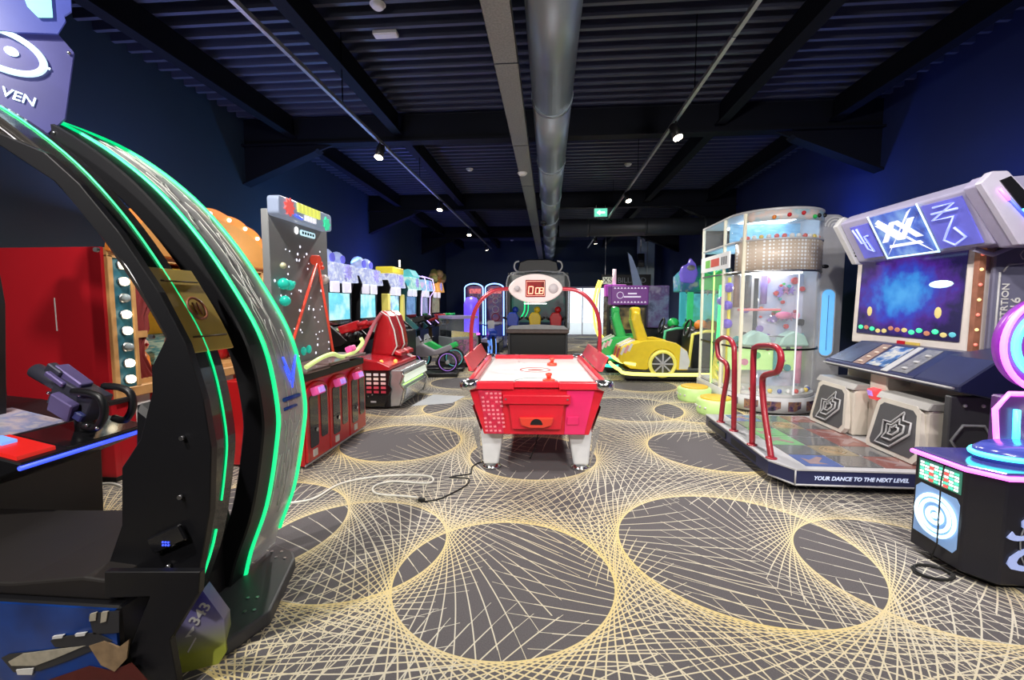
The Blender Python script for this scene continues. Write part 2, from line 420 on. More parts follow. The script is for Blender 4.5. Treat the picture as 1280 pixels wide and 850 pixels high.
# ---- small ceiling fittings
def detector(x, y, z, label, r=.06):
    h = thing('smoke_detector', label, 'smoke detector', (x, y, z), 0)
    G().lathe([(r*.6,-.045),(r*.85,-.03),(r,-.012),(r,0)]).build('dome', WHITE, h)
    G().lathe([(r*1.1,-.008),(r*1.1,.0)]).build('base_plate', WHITE, h)
for (px, py, lb) in ((472,5,'white round detector above the flat emergency light'), (587,211,'small white detector between the left track and the cable tray'), (785,205,'small white detector beside the right track'), (625,287,'small white detector in the bay before the far wall'), (640,300,'small white detector deep in the hall beside the cable tray')):
    q = on_plane(px, py, (0,0,ZD-.1), (0,0,1)); detector(q.x, q.y, ZD-.1, lb, .07)
q = on_plane(653, 216, (0,0,3.55), (0,0,1)); detector(q.x, q.y, 3.55, 'white round lamp under the cable tray', .07)
q = on_plane(482, 40, (0,0,ZD-.1), (0,0,1))
h = thing('emergency_light', 'flat white rectangular emergency light fixed under the ceiling deck', 'light', (q.x, q.y, ZD-.1))
G().box(-.13,.13,-.05,.05,-.04,0).build('housing', WHITE, h, .006); G().box(-.115,.115,-.04,.04,-.046,-.04).build('diffuser', WHITE, h)
h = thing('exit_sign', 'green illuminated exit sign hanging below the second beam', 'exit sign', (1.30, 11.8, 3.98))
bx(h, 'sign_box', WHITE, -.17,.17,-.03,.03,-.27,-.05,.005); bx(h, 'sign_face', neon('exit_green',(.15,.75,.5),1.2), -.16,.16,-.034,-.03,-.26,-.06)
G().prism([(-.10,-.16),(-.02,-.10),(-.02,-.14),(.10,-.14),(.10,-.18),(-.02,-.18),(-.02,-.22)], 'y', -.037,-.034).build('arrow', N_WHITE, h)
for a in (-.12, .11): G().box(a,a+.01,-.005,.005,-.05,.03).build('bracket', STEEL, h)
h = thing('ceiling_camera', 'small dark dome camera hanging beside the cable tray', 'camera', (-.14, 11.2, 3.46))
G().lathe([(.0,-.06),(.05,-.045),(.07,0)],).build('dome', BLACKG, h); G().lathe([(.08,0),(.08,.06)]).build('base', DGREY, h); G().cyl((0,0,.06),(0,0,.94),.01).build('drop_rod', STEELB, h)

# ---- blue light bars added out of view on the cabinets to wash walls and deck
def added_wash_bar(x, y, z, tgt, ln, power, col, where):
    h = thing('added_wash_bar', 'slim blue light bar added out of view on top of '+where, 'light', (x, y, z))
    G().box(-.03,.03,-ln/2,ln/2,0,.03).build('housing', BLACK, h, .004); G().box(-.02,.02,-ln/2+.01,ln/2-.01,.03,.034).build('led_strip', mat('added_wash_blue',(.1,.2,.8),.4,emit=(.15,.3,1),es=4.), h)
    li = bpy.data.lights.new('added_wash_light', 'AREA'); li.shape = 'RECTANGLE'; li.size = .06; li.size_y = ln; li.energy = power; li.color = col
    lo = bpy.data.objects.new('added_wash_light', li); COL.objects.link(lo); lo.parent = h; lo.location = (0,0,.06)
    lo.rotation_euler = (Vector(tgt)-Vector((x,y,z))).to_track_quat('-Z','Y').to_euler()
added_wash_bar(4.36, 4.8, 1.985, (4.8,4.8,3.2), 1.2, 20, (.10,.22,1), 'the dance machine cabinet')
added_wash_bar(3.95, 7.4, 2.735, (4.8,7.4,3.9), .9, 10, (.10,.22,1), 'the ball machine')
added_wash_bar(-3.85, 4.7, 1.962, (-2.9,4.9,4.5), 1.4, 55, (.40,.48,1), 'the puppet booth')
added_wash_bar(-3.95, 8.0, 2.026, (-4.6,8.0,3.4), 2.2, 36, (.12,.40,1), 'the shooting cabinets next to the pod ride')
added_wash_bar(-3.95, 11.8, 2.026, (-4.6,11.6,3.4), 2.2, 55, (.12,.14,1), 'the neon-outlined shooting cabinets')
added_wash_bar(-2.2, 15.9, .82, (-2.2,21,2.4), .5, 60, (.12,.14,1), 'the ball alleys')
# ================================================================== air hockey table
HRED = mat('hockey_red', (.62,.012,.03), .28, coat=.4)
HPINK = mat('hockey_pink', (.72,.02,.13), .3, coat=.4)
ah = thing('air_hockey_table', 'red air hockey table with white playfield, overhead arch and white legs', 'air hockey table', (-.10, 3.75, 0), 2.4)
HL = 2.1                                     # length
# cabinet: wide at the rim, narrow below
def hbody(y0, y1, top, bot, z0, z1):
    g = G(); t, b_ = top/2, bot/2
    g.add([(-b_,y0,z0),(b_,y0,z0),(b_,y1,z0),(-b_,y1,z0),(-t,y0,z1),(t,y0,z1),(t,y1,z1),(-t,y1,z1)],
          [(0,3,2,1),(4,5,6,7),(0,1,5,4),(1,2,6,5),(2,3,7,6),(3,0,4,7)]); return g
hbody(.03, HL-.03, 1.16, .90, .38, .775).build('cabinet', HRED, ah, .006)
G().prism([(-.50,.765),(-.30,.765),(-.28,.39),(-.42,.39)], 'y', .018, .031).build('front_panel_decal', mat('hockey_decal', (.55,.02,.06), .35, noise=.5, scale=40), ah)
G().prism([(.26,.765),(.49,.765),(.41,.39),(.24,.39)], 'y', .018, .031).build('front_panel_decal', HPINK, ah)
g = G()
for i in range(5):
    for j in range(10):
        if (i*7+j*3) % 5 == 0: continue
        xx = -.475+i*.038+j*.004; zz = .745-j*.036
        g.add([(xx,.0165,zz),(xx+.022,.0165,zz+.004),(xx+.026,.0165,zz-.014),(xx+.004,.0165,zz-.016)], [(0,1,2,3)])
tag(g.build('spark_print', mat('hockey_print', (.8,.25,.3), .4), ah), kind='stuff')
# side lower aluminium kick panels
for s in (-1, 1):
    G().add([(s*.47,.04,.40),(s*.47,HL-.04,.40),(s*.545,HL-.04,.62),(s*.545,.04,.62)], [(0,1,2,3)]).move((s*.006,0,0)).build('side_trim', CHROME, ah)
# rim rails
RAILM = mat('rail_red', (.72,.02,.04), .3, coat=.4)
for s in (-1, 1):
    G().prism([(s*.545,.775),(s*.61,.775),(s*.60,.845),(s*.55,.845)], 'y', .04, HL-.04).build('side_rail', RAILM, ah, .008, 2)
    G().prism([(s*.61,.85),(s*.64,.85),(s*.70,.99),(s*.685,.99)], 'y', .55, HL-.10).build('side_guard', mat('guard_pink', (.8,.08,.10), .35, alpha=.75), ah)
for y0, y1 in ((.0,.07), (HL-.07, HL)):
    for a, c in ((-.54,-.19), (.19,.54)):
        bx(ah, 'end_rail', RAILM, a, c, y0, y1, .775, .84, .008, 2)
    bx(ah, 'goal_bridge', RAILM, -.19, .19, y0, y1, .792, .84, .006)
for sx in (-1, 1):
    for yy in (.045, HL-.045):
        c = G().lathe([(.075,0),(.085,.02),(.085,.055),(.07,.075),(.0,.08)], n=20).build('corner_cap', CHROME, ah, loc=(sx*.575, yy, .775))
pf = bx(ah, 'playfield', mat('playfield', (.90,.92,.90), .2, noise=.02), -.545, .545, .07, HL-.07, .776, .79)
bx(pf, 'centre_line', mat('line_grey', (.35,.38,.40), .3), -.545,.545, HL/2-.012, HL/2+.012, .79, .7915)
G().tube([(.16*math.cos(a*PI/16), HL/2+.16*math.sin(a*PI/16), .791) for a in range(32)], .006, 4, True).build('centre_ring', RED, pf)
G().prism([(-.06,HL/2-.05),(.06,HL/2-.06),(.09,HL/2+.02),(0,HL/2+.07),(-.08,HL/2+.03)], 'z', .79, .7915).build('centre_emblem', mat('emblem_red',(.75,.2,.2),.3), pf)
for yy in (.32, HL-.32):
    G().tube([(.2*math.cos(a*PI/12), yy+(.2*math.sin(a*PI/12))*(1 if yy < 1 else -1), .791) for a in range(13)], .005, 4).build('goal_arc', mat('line_grey'), pf)
# front face: bar, goal box, puck return
bx(ah, 'goal_bar', HRED, -.285,.285,-.03,.028,.655,.735,.008,2)
for s in (-.26, .26): G().cyl((s,-.031,.70),(s,-.036,.70),.008,n=10).build('screw', STEEL, ah)
G().prism([(-.235,.655),(.235,.655),(.205,.435),(-.205,.435)], 'y', -.012, .028).build('goal_box', HRED, ah, .006)
pr = G().prism([(-.145,.545),(.145,.545),(.125,.48),(.06,.458),(-.06,.458),(-.125,.48)], 'y', -.05, -.012).build('puck_return', mat('return_red',(.65,.05,.03),.3), ah, .006)
G().prism(arc(0,.487,.052,0,180,12), 'y', -.0525, -.05).build('return_mouth', BLACK, pr)
G().prism([(.26,.545),(.36,.545),(.36,.475),(.26,.475)], 'y', .005, .02).build('coin_door', HPINK, ah, .004)
# legs
LEGM = mat('leg_white', (.70,.72,.76), .25, coat=.3)
for sx in (-1, 1):
    for yy in (.26, HL-.30):
        lg = G().add([(sx*.28,yy-.10,.40),(sx*.50,yy-.10,.40),(sx*.50,yy+.13,.40),(sx*.28,yy+.13,.40),
                 (sx*.34,yy-.06,.05),(sx*.475,yy-.06,.05),(sx*.475,yy+.09,.05),(sx*.34,yy+.09,.05)],
                 [(0,1,2,3),(7,6,5,4),(0,4,5,1),(1,5,6,2),(2,6,7,3),(3,7,4,0)]).build('leg', LEGM, ah, .02, 3)
        G().lathe([(.085,0),(.085,.02),(.06,.035),(.05,.055)], (sx*.407, yy+.015, 0), 18).build('foot', CHROME, lg)
        G().add([(sx*.515,yy-.06,.39),(sx*.585,yy-.02,.39),(sx*.50,yy+.02,.03),(sx*.485,yy-.03,.03)],[(0,1,2,3)]).build('leg_trim', CHROME, lg)
# arch with score eye
ARCH = mat('arch_red', (.42,.03,.05), .25, .3, coat=.3)
yA = 1.12
for s in (-1, 1):
    pts = [(s*.70,yA,.80),(s*.70,yA,1.0),(s*.695,yA,1.25),(s*.66,yA,1.42),(s*.57,yA,1.56),(s*.44,yA,1.645),(s*.28,yA,1.665)]
    G().tube(spline(pts, 6), .022, 10).build('arch_tube', ARCH, ah)
    G().box(s*.61,s*.73,yA-.05,yA+.05,.77,.81).build('arch_bracket', ARCH, ah, .005)
eye = [(.29*math.cos(t), .155*(1 if math.sin(t) >= 0 else -1)*abs(math.sin(t))**1.15) for t in [2*PI*i/40 for i in range(40)]]
ey = G().prism([(x_, 1.665+z_) for x_, z_ in eye], 'y', yA-.06, yA+.06).build('score_housing', mat('score_white', (.60,.52,.52), .3), ah, .012, 2)
sc = bx(ey, 'score_screen', screen('score_glow', [(.10,.0,.0),(.35,.01,.01),(.6,.03,.02)], 5, 1.), -.105,.105, yA-.066, yA-.060, 1.575, 1.755)
G().tube([(-.095,yA-.068,1.59),(.095,yA-.068,1.59),(.095,yA-.068,1.74),(-.095,yA-.068,1.74)], .003, 4, True).build('screen_border', mat('peach',(.8,.45,.35),.4,emit=(.9,.4,.3),es=.8), ey)
def seg7(ch, x0, z0, s_, g):
    on = {'0':'abcdef','8':'abcdefg','1':'bc'}[ch]
    S = {'a':(0,1,1,1),'b':(1,1,1,.5),'c':(1,.5,1,0),'d':(0,0,1,0),'e':(0,0,0,.5),'f':(0,.5,0,1),'g':(0,.5,1,.5)}
    for k in on:
        a0, b0, a1, b1 = S[k]
        g.tube([(x0+a0*s_*.6+b0*.006, yA-.069, z0+b0*s_), (x0+a1*s_*.6+b1*.006, yA-.069, z0+b1*s_)], .005, 5)
for ch, xx in (('0',-.075), ('0',.0), ('8',.042)):
    g = G(); seg7(ch, xx, 1.61, .075 if xx < 0 else .062, g); g.build('score_digit', neon('digit_red',(1,.25,.15),2.5), ey)
G().lathe([(0,.03),(.028,.028),(.03,0)], n=14).build('speaker_dome', mat('grey_speaker',(.4,.36,.38),.6), ey, loc=(-.195,yA-.058,1.665), rot=(R(90),0,0))
G().lathe([(0,.01),(.05,.01),(.052,0)], n=18).build('speaker_disc', mat('grey_speaker'), ey, loc=(.19,yA-.058,1.665), rot=(R(90),0,0))
bx(ah, 'added_table_lamp', N_WHITE, -.12,.12, yA-.03, yA+.03, 1.500, 1.508)  # lamp strip added to brighten the playfield
_li = bpy.data.lights.new('added_table_light', 'AREA'); _li.shape = 'RECTANGLE'; _li.size = .24; _li.size_y = .06; _li.energy = 3; _li.color = (.95,1,1)
_lo = bpy.data.objects.new('added_table_light', _li); COL.objects.link(_lo); _lo.parent = ah; _lo.location = (0, yA, 1.495)
# mallets resting on the playfield
def mallet(px, py, lab):
    q = on_plane(px, py, (0,0,.80), (0,0,1))
    h = thing('air_hockey_mallet', lab, 'mallet', (q.x, q.y, .7915))
    G().lathe([(.055,0),(.058,.008),(.055,.03),(.03,.034),(.022,.04)], n=20).build('mallet_base', mat('mallet_red',(.9,.06,.03),.3), h)
    G().lathe([(.02,.034),(.022,.06),(.03,.07),(.028,.085),(.0,.092)], n=16).build('knob', mat('mallet_red'), h)
mallet(686, 477, 'red air hockey mallet beside the puck-return end of the table')
mallet(690, 456, 'red air hockey mallet beyond the centre line of the table')
# power lead under the table and cables on the carpet
def cable(name, pts, r, m, label, cat='cable'):
    return tag(G().tube(spline(pts, 6), r, 6).build(name, m), label, cat)
def floor_pts(pix, z=.006): return [tuple(on_plane(a, b_, (0,0,z), (0,0,1))) for a, b_ in pix]
cable('power_lead', floor_pts([(528,627),(548,624),(568,615),(583,606),(585,598),(562,597),(575,594),(588,592),(590,584),(600,578),(622,574)]), .006, RUBBER, 'black power lead with a plug snaking from under the hockey table')
h = thing('power_plug', 'black plug at the end of the lead on the carpet', 'plug', tuple(on_plane(527,627,(0,0,.0),(0,0,1))))
G().obox((0,0,.014),(.05,.03,.026)).build('plug_body', RUBBER, h, .005); G().cyl((-.02,0,.014),(-.045,0,.014),.006).build('pin', STEEL, h)
WCAB = mat('white_cable', (.85,.83,.76), .5)
cable('extension_cable', floor_pts([(345,630),(390,624),(425,605),(470,596),(520,594),(540,597),(535,604),(490,602),(468,608),(470,617),(500,620),(522,622)]), .009, WCAB, 'thin white cable looping over the carpet towards the black plug')
cable('floor_cable', floor_pts([(62,606),(72,603),(80,609),(98,612),(120,606),(138,604),(152,608)]), .009, WCAB, 'white cable along the foot of the red puppet booth')
cable('lead_coil', [tuple(on_plane(1166,716,(0,0,.006),(0,0,1))+Vector((.09*math.cos(t*.55)*(1+.1*math.sin(t*1.3)),.07*math.sin(t*.55),.004*(t//11)))) for t in range(34)], .005, RUBBER, 'coiled black lead on the carpet beside the neon pad game')
G().tube(spline([(.02,.45,.40),(.03,.46,.30),(.0,.47,.15),(-.05,.45,.02)],6), .006, 6).build('hanging_lead', RUBBER, ah)
# ================================================================== canopy shooter in the left foreground
B0 = Vector((-2.2, 2.2, 0))
rv = thing('canopy_shooter_game', 'black curved-canopy shooting game edged with green light strips and blue marquee', 'arcade game', tuple(B0))
def rvp(g, name, m, parent=None, bev=0., seg=1):
    g.v = [v-B0 for v in g.v]; return g.build(name, m, parent or rv, bev, seg)
prof = [(p.x, p.z) for p in spline([(x,0,z) for x, z in ((-1.61,.01),(-1.56,.20),(-1.46,.46),(-1.395,.77),(-1.38,.98),(-1.44,1.30),(-1.59,1.59),(-1.79,1.88),(-2.03,2.13),(-2.35,2.35),(-2.73,2.51),(-3.1,2.62))], 5)]
def off(pr, d):
    out = []
    for i, p in enumerate(pr):
        a = pr[max(0,i-1)]; b_ = pr[min(len(pr)-1,i+1)]; t = Vector((b_[0]-a[0], b_[1]-a[1])).normalized()
        out.append((p[0]-t.y*d, p[1]+t.x*d))
    return out
i0 = 3
# far rib: black rib, acrylic panel, LED edges
rvp(G().band(prof[2:], 2.03, 2.14, .11), 'rear_rib', BLACK, bev=.008)
ac = rvp(G().band(prof[i0:], 2.155, 2.395, .008), 'acrylic_panel', TINT)
def curve3(pr, y): return [(x, y, z) for x, z in pr]
rvp(G().tube(curve3(prof[i0-2:], 2.148), .012, 8), 'led_strip', N_GREEN, ac)
rvp(G().tube(curve3(prof[i0+2:], 2.402), .012, 8), 'led_strip', N_GREEN, ac)
rvp(G().band(off(prof[i0:], .05), 2.41, 2.44, .10), 'outer_rib', BLACK)
# etched circuit lines on the acrylic
g = G(); pr2 = off(prof, -.004); rnd = random.Random(3)
for k in range(70):
    a = rnd.randint(8, len(pr2)-9); n = rnd.randint(2, 6); y_ = 2.17+rnd.random()*.20; pts = []
    for j in range(n):
        x_, z_ = pr2[min(a+j, len(pr2)-1)]; pts.append((x_, y_, z_))
    if rnd.random() < .6:
        x_, z_ = pr2[min(a+n, len(pr2)-1)]; pts.append((x_, min(2.385, y_+rnd.choice((-.02,.02,.03))), z_))
    if len(pts) > 1: g.tube(pts, .0022, 4)
tag(rvp(g, 'etched_lines', mat('etch', (.75,.75,.72), .5), ac), kind='stuff')
# blue emblem in the acrylic
c = prof[21]; 
g = G()
for dz, wd in ((0,.06),(-.05,.045)):
    zz = 1.16+dz; xx = -1.396
    g.tube([(xx,2.30-wd,zz+.06),(xx+.008,2.30,zz-.06),(xx,2.30+wd,zz+.06)], .006, 5)
rvp(g, 'blue_emblem', N_BLUE, ac)
g = G().tube([(-1.374,2.20,1.0),(-1.374,2.34,1.0)], .012, 5).tube([(-1.374,2.20,.95),(-1.374,2.31,.95)], .009, 5)
tag(rvp(g, 'blue_print', BLUE, ac), kind='stuff')
# near rib: side panel with inner silhouette of the photograph, glossy band and green line
sil = [(-40,172),(0,182),(70,228),(136,308),(160,335),(208,421),(189,460),(190,490),(175,550),(152,585),(152,656),(134,709),(130,748),(187,746)]
rim = [(244,745),(252,700),(262,640),(264,560),(254,500),(232,430),(198,365),(148,290),(98,229),(55,190),(-40,150)]
def pxz(l, y_): return [(p.x, max(0., p.z)) for p in [on_plane(a, b_, (0,y_,0), (0,1,0)) for a, b_ in l]]
rvp(G().prism(pxz(sil+rim, 1.63), 'y', 1.63, 1.665), 'side_panel', BLACK, bev=.003)
rvp(G().prism(pxz([(130,715),(130,748),(187,746),(160,815),(184,868),(224,868),(212,800),(248,742),(250,715)], 1.50), 'y', 1.50, 1.53), 'lower_panel', BLACK, bev=.003)
BRN = mat('bronze_gloss', (.035,.032,.030), .22, .2, coat=.4)
nb = rvp(G().band(prof[1:], 1.665, 1.84, .06), 'front_rib', BRN, bev=.006)
rvp(G().tube(curve3(off(prof[13:], -.004), 1.775), .0042, 6), 'led_strip', N_GREEN, nb)
rvp(G().tube(curve3(off(prof[3:12], -.004), 1.77), .0055, 6), 'led_strip', N_GREEN, nb)
for zx in (6, 9, 14, 20, 27, 33): 
    x_, z_ = off(prof, .10)[zx]; rvp(G().cyl((x_+.04,1.625,z_),(x_+.04,1.612,z_),.009,n=10), 'bolt', STEEL)
# gold plaque wrapped on the near rib
iP = [i for i, p in enumerate(prof) if 1.28 < p[1] < 1.66]
pl = rvp(G().band(off([prof[i] for i in iP], -.006), 1.70, 1.93, .01), 'gold_plaque', GOLD, bev=.003)
x_, z_ = off(prof, -.012)[iP[len(iP)//2]]
rvp(G().tube([(x_+.05*math.sin(a)*.45-.0, 1.82+.045*math.cos(a), z_-.05*math.sin(a)*.9) for a in [2*PI*i/16 for i in range(16)]], .006, 5, True), 'plaque_ring', mat('plaque_red',(.35,.12,.06),.4), pl)
for dy in (-.012, .012): rvp(G().tube([(x_-.012, 1.82+dy, z_+.025),(x_+.012, 1.82+dy, z_-.025)], .004, 5), 'plaque_bar', mat('plaque_red'), pl)
for k in (1, len(iP)-2):
    x2, z2 = off(prof, -.012)[iP[k]]; rvp(G().tube([(x2,1.72,z2),(x2-.0,1.91,z2)], .004, 5), 'plaque_line', mat('plaque_dark',(.12,.08,.03),.5), pl)
# chrome edge along the side panel
rvp(G().tube(curve3(off(prof[2:], .03), 1.655), .004, 5), 'edge_trim', STEEL)
# interior seat shell between the ribs
rvp(G().prism([(-1.64,.12),(-1.56,.45),(-1.545,.80),(-1.60,1.02),(-1.70,1.10),(-1.72,.85),(-1.78,.5),(-1.80,.12)], 'y', 1.68, 2.01), 'seat_shell', BLACK, bev=.02)
rvp(G().obox((-1.52,1.61,.56),(.16,.02,.07),(0,R(-25),0)), 'armrest_panel', BLACKG, bev=.006)
for i in range(3):
    for j in range(2): rvp(G().obox((-1.53+i*.012,1.598,.54+j*.012),(.006,.004,.006)), 'blue_pixel', N_BLUE)
# base: foot, wedge with 343 print
rvp(G().prism([(q_.x,q_.y) for q_ in [on_plane(a, b_, (0,0,.07), (0,0,1)) for a, b_ in ((267,786),(281,803),(338,763),(369,697),(366,688),(345,679),(322,700),(290,720),(262,745))]], 'z', .0, .07), 'foot_plate', DGREY, bev=.012, seg=2)
for px_, py_ in () and ((-1.42,1.95),(-1.38,1.95),(-1.43,2.02),(-1.39,2.02),(-1.47,2.55),(-1.45,2.55),(-1.48,2.62),(-1.46,2.62)):
    pass
PRM = bpy.data.materials.new('violet_to_lime_print'); PRM.use_nodes = True
def _grad():
    nt = PRM.node_tree; b = nt.nodes['Principled BSDF']; b.inputs['Roughness'].default_value = .35
    tc = nt.nodes.new('ShaderNodeTexCoord'); sp = nt.nodes.new('ShaderNodeSeparateXYZ'); cr = nt.nodes.new('ShaderNodeValToRGB')
    nt.links.new(tc.outputs['Generated'], sp.inputs[0]); nt.links.new(sp.outputs[2], cr.inputs['Fac'])
    e = cr.color_ramp.elements; e[0].position = .42; e[0].color = (.38,.42,.06,1); e[1].position = .92; e[1].color = (.09,.08,.45,1)
    q = e.new(.66); q.color = (.28,.26,.42,1); nt.links.new(cr.outputs['Color'], b.inputs['Base Color'])
_grad()
pA, pB, pC, pD = [on_plane(a, b_, (0,1.66,0), (.45,-.89,.25)) for a, b_ in ((250,740),(277,775),(262,850),(213,800))]
def quadplate(pts, nrm, th):
    n = Vector(nrm).normalized(); k = len(pts)
    return G().add([p for p in pts]+[p-n*th for p in pts], [tuple(range(k)), tuple(range(2*k-1,k-1,-1))]+[(i,i+k,(i+1)%k+k,(i+1)%k) for i in range(k)])
wn_ = (.45,-.89,.25)
w_pts = [on_plane(a, b_, (-1.5,1.62,.12), wn_) for a, b_ in ((253,738),(280,775),(283,815),(252,862),(222,862),(213,800))]
wd_ = rvp(quadplate(w_pts, wn_, .12), 'print_wedge', PRM)
_n = Vector(wn_).normalized(); _ux = (w_pts[2]-w_pts[5]).normalized(); 
def on_wedge(px, py): return on_plane(px, py, Vector((-1.5,1.62,.12))+_n*.003, wn_)
a_, b2 = on_wedge(243,778), on_wedge(258,757)
dirx = (b2-a_).normalized(); diry = _n.cross(dirx); ctr = (a_+b2)/2
mrot = Matrix((dirx, diry, _n)).transposed().to_euler()
text(wd_, 'studio_number', '343', tuple(ctr-B0), mrot, (b2-a_).length*.85, WHITE, .001, bold=.001)
rvp(G().add([on_wedge(231,797),on_wedge(242,782),(on_wedge(243,788)),on_wedge(236,793),on_wedge(240,795)],[(0,1,2,3),(0,3,4)]), 'wing_mark', WHITE, wd_)
rvp(quadplate([on_wedge(234,815),on_wedge(244,797),on_wedge(245.5,798),on_wedge(235.5,816)], wn_, .002), 'print_line', WHITE, wd_)
# base block, blue side print with weapon art, dark cushion
bb = rvp(G().box(-3.4,-1.62,1.49,2.18,.0,.35), 'base_block', BLACK, bev=.01)
rvp(G().box(-3.38,-1.63,1.48,1.49,.0,.345), 'blue_side_print', printed('deep_blue_print', [(.002,.004,.02),(.004,.02,.12),(.005,.05,.28),(.003,.012,.07)], 1.6, .3), bb)
rvp(G().prism([(-3.4,.35),(-3.4,.37),(-2.6,.38),(-2.1,.40),(-1.8,.44),(-1.68,.43),(-1.66,.35)], 'y', 1.52, 2.16), 'seat_cushion', mat('brown_vinyl', (.014,.011,.010), .6, bump=.1), bev=.02, seg=2)
def art(pix, col, d=.005):
    pts = [on_plane(a, b_, (0,1.478,0), (0,-1,0)) for a, b_ in pix]
    rvp(quadplate([p+Vector((0,-d,0)) for p in pts], (0,-1,0), d), 'weapon_print', col, bb)
TANP = mat('tan_print', (.42,.38,.30), .45, noise=.4, scale=30); DKP = mat('dark_print', (.03,.03,.035), .5); BRP = mat('bronze_print', (.30,.20,.11), .45, noise=.5, scale=30)
art([(2,822),(12,817),(60,812),(112,804),(118,812),(85,826),(50,838),(18,840)], DKP, .002)
art([(12,826),(30,816),(62,812),(108,806),(70,822),(46,831),(16,831)], TANP, .005)
art([(64,800),(78,795),(120,790),(140,800),(118,808),(70,808)], DKP, .004)
art([(68,794),(82,792),(80,796),(68,797)], WHITE, .008); art([(96,791),(110,789),(108,793),(97,794)], WHITE, .008)
art([(112,770),(125,765),(150,763),(150,790),(118,792)], DKP, .004)
art([(115,766),(123,764),(122,774),(114,775)], TANP, .008); art([(129,764),(137,763),(135,775),(128,777)], TANP, .008)
art([(113,806),(132,800),(150,808),(163,798),(160,822),(145,838),(128,830)], BRP, .006)
art([(22,836),(44,834),(42,842),(24,842)], WHITE, .006)
art([(60,850),(112,832),(140,838),(165,828),(185,850)], mat('rust_print',(.10,.015,.01),.5,noise=.4), .0015)
# console with lit panel and the machine gun
cs = rvp(G().prism([(-3.9,.0),(-3.02,.0),(-3.0,.52),(-2.66,.66),(-2.64,.70),(-3.4,.86),(-3.9,.90)], 'y', 1.98, 2.72), 'gun_console', BLACK, bev=.008)
def conz(x): return .70+(-2.64-x)*.21
def conplate(x0,x1,y0,y1,m,name,up=.004):
    rvp(G().add([(x0,y0,conz(x0)+up),(x1,y0,conz(x1)+up),(x1,y1,conz(x1)+up),(x0,y1,conz(x0)+up),(x0,y0,conz(x0)-.002),(x1,y0,conz(x1)-.002),(x1,y1,conz(x1)-.002),(x0,y1,conz(x0)-.002)],
        [(0,1,2,3),(4,7,6,5),(0,4,5,1),(1,5,6,2),(2,6,7,3),(3,7,4,0)]), name, m, cs)
conplate(-2.95,-2.68,2.0,2.18, mat('red_button_panel',(.5,.01,.01),.3,emit=(.9,.03,.02),es=.5), 'start_panel', .02)
conplate(-2.93,-2.84,2.06,2.13, mat('blue_button',(.1,.2,.6),.3,emit=(.2,.4,.9),es=1.), 'start_button', .035)
conplate(-3.35,-2.98,2.02,2.5, printed('console_print',[(.1,.1,.12),(.5,.45,.5),(.25,.3,.5),(.7,.65,.6)],7,.25), 'instruction_print')
conplate(-2.95,-2.66,2.22,2.70, BLACKG, 'gun_plate')
rvp(G().tube([(-2.645,1.98,.675),(-2.645,2.72,.675)], .012, 6), 'blue_edge_light', N_BLUE, cs)
rvp(G().prism([(-3.42,.6),(-3.30,.6),(-3.22,1.5),(-3.3,2.3),(-3.42,2.3)], 'y', 2.35, 2.42), 'screen_frame', BLACK, bev=.005)
GUNM = mat('gun_metal', (.07,.07,.10), .35, .5); GUNP = mat('gun_violet', (.14,.11,.28), .35, .3)
gun = rvp(G().cyl((-2.80,2.45,.72),(-2.80,2.45,.84),.05,n=14), 'gun_mount', BLACK)
def gb(g, n, m): return rvp(g, n, m, gun, .006)
gb(G().obox((-2.82,2.45,.93),(.26,.13,.17),(0,R(28),0)), 'receiver', GUNM)
gb(G().obox((-2.87,2.45,1.045),(.20,.08,.09),(0,R(35),0)), 'top_cover', GUNP)
gb(G().obox((-2.93,2.42,1.10),(.10,.05,.06),(0,R(35),0)), 'sight', GUNM)
gb(G().obox((-2.89,2.38,1.06),(.13,.03,.03),(0,R(35),0)), 'barrel_cap', GUNP)
gb(G().cyl((-2.92,2.46,1.0),(-3.12,2.46,1.10),.05,.045,n=12), 'barrel', GUNM)
gb(G().obox((-2.83,2.36,.90),(.15,.05,.12),(R(10),R(30),0)), 'side_pod', GUNP)
gb(G().obox((-2.76,2.37,.85),(.09,.03,.05),(0,R(30),0)), 'side_plate', mat('navy_gun',(.03,.04,.16),.3))
for yy in (2.36, 2.54):
    rvp(G().tube(spline([(-2.76,yy,.99),(-2.66,yy,.985),(-2.585,yy,.95),(-2.575,yy,.86),(-2.63,yy,.78),(-2.71,yy,.79)],5), .022, 8), 'handle', BLACK, gun)
gb(G().box(-2.60,-2.57,2.36,2.54,.90,.93), 'trigger_bar', BLACK)
for p in ((-2.66,2.335,.80),(-2.60,2.335,.785),(-2.93,2.37,.98),(-2.72,2.36,.97)): rvp(G().ball(p,.010,8), 'screw_head', CHROME, gun)
# marquee: tilted acrylic plates with eye emblem and lettering (rear of the canopy)
mn = Vector((.62,-.78,.05)).normalized(); mp0 = Vector((-2.33,2.08,2.5))
MARQ = mat('violet_marquee', (.03,.03,.13), .3, 0, (.11,.11,.40), .24, noise=.5, scale=5)
def mq(pix, d=0.): return [on_plane(a, b_, mp0+mn*d, mn) for a, b_ in pix]
pm = rvp(quadplate(mq([(-70,20),(-40,-30),(70,20),(72,42),(92,65),(81,148),(60,166),(0,170),(-70,150)]), mn, .02), 'marquee_plate', MARQ)
rvp(quadplate(mq([(-70,30),(-60,-60),(86,-60),(89,14),(80,20),(82,26),(72,42),(20,40)], .03), mn, .012), 'upper_plate', mat('blue_marquee',(.02,.03,.15),.3,0,(.09,.11,.5),.45,noise=.5,scale=6), pm)
rvp(quadplate(mq([(20,-30),(62,-30),(66,22),(48,22),(34,8)], .045), mn, .004), 'teal_print', mat('teal_print',(.15,.45,.42),.4,0,(.15,.45,.42),.5,noise=.3), pm)
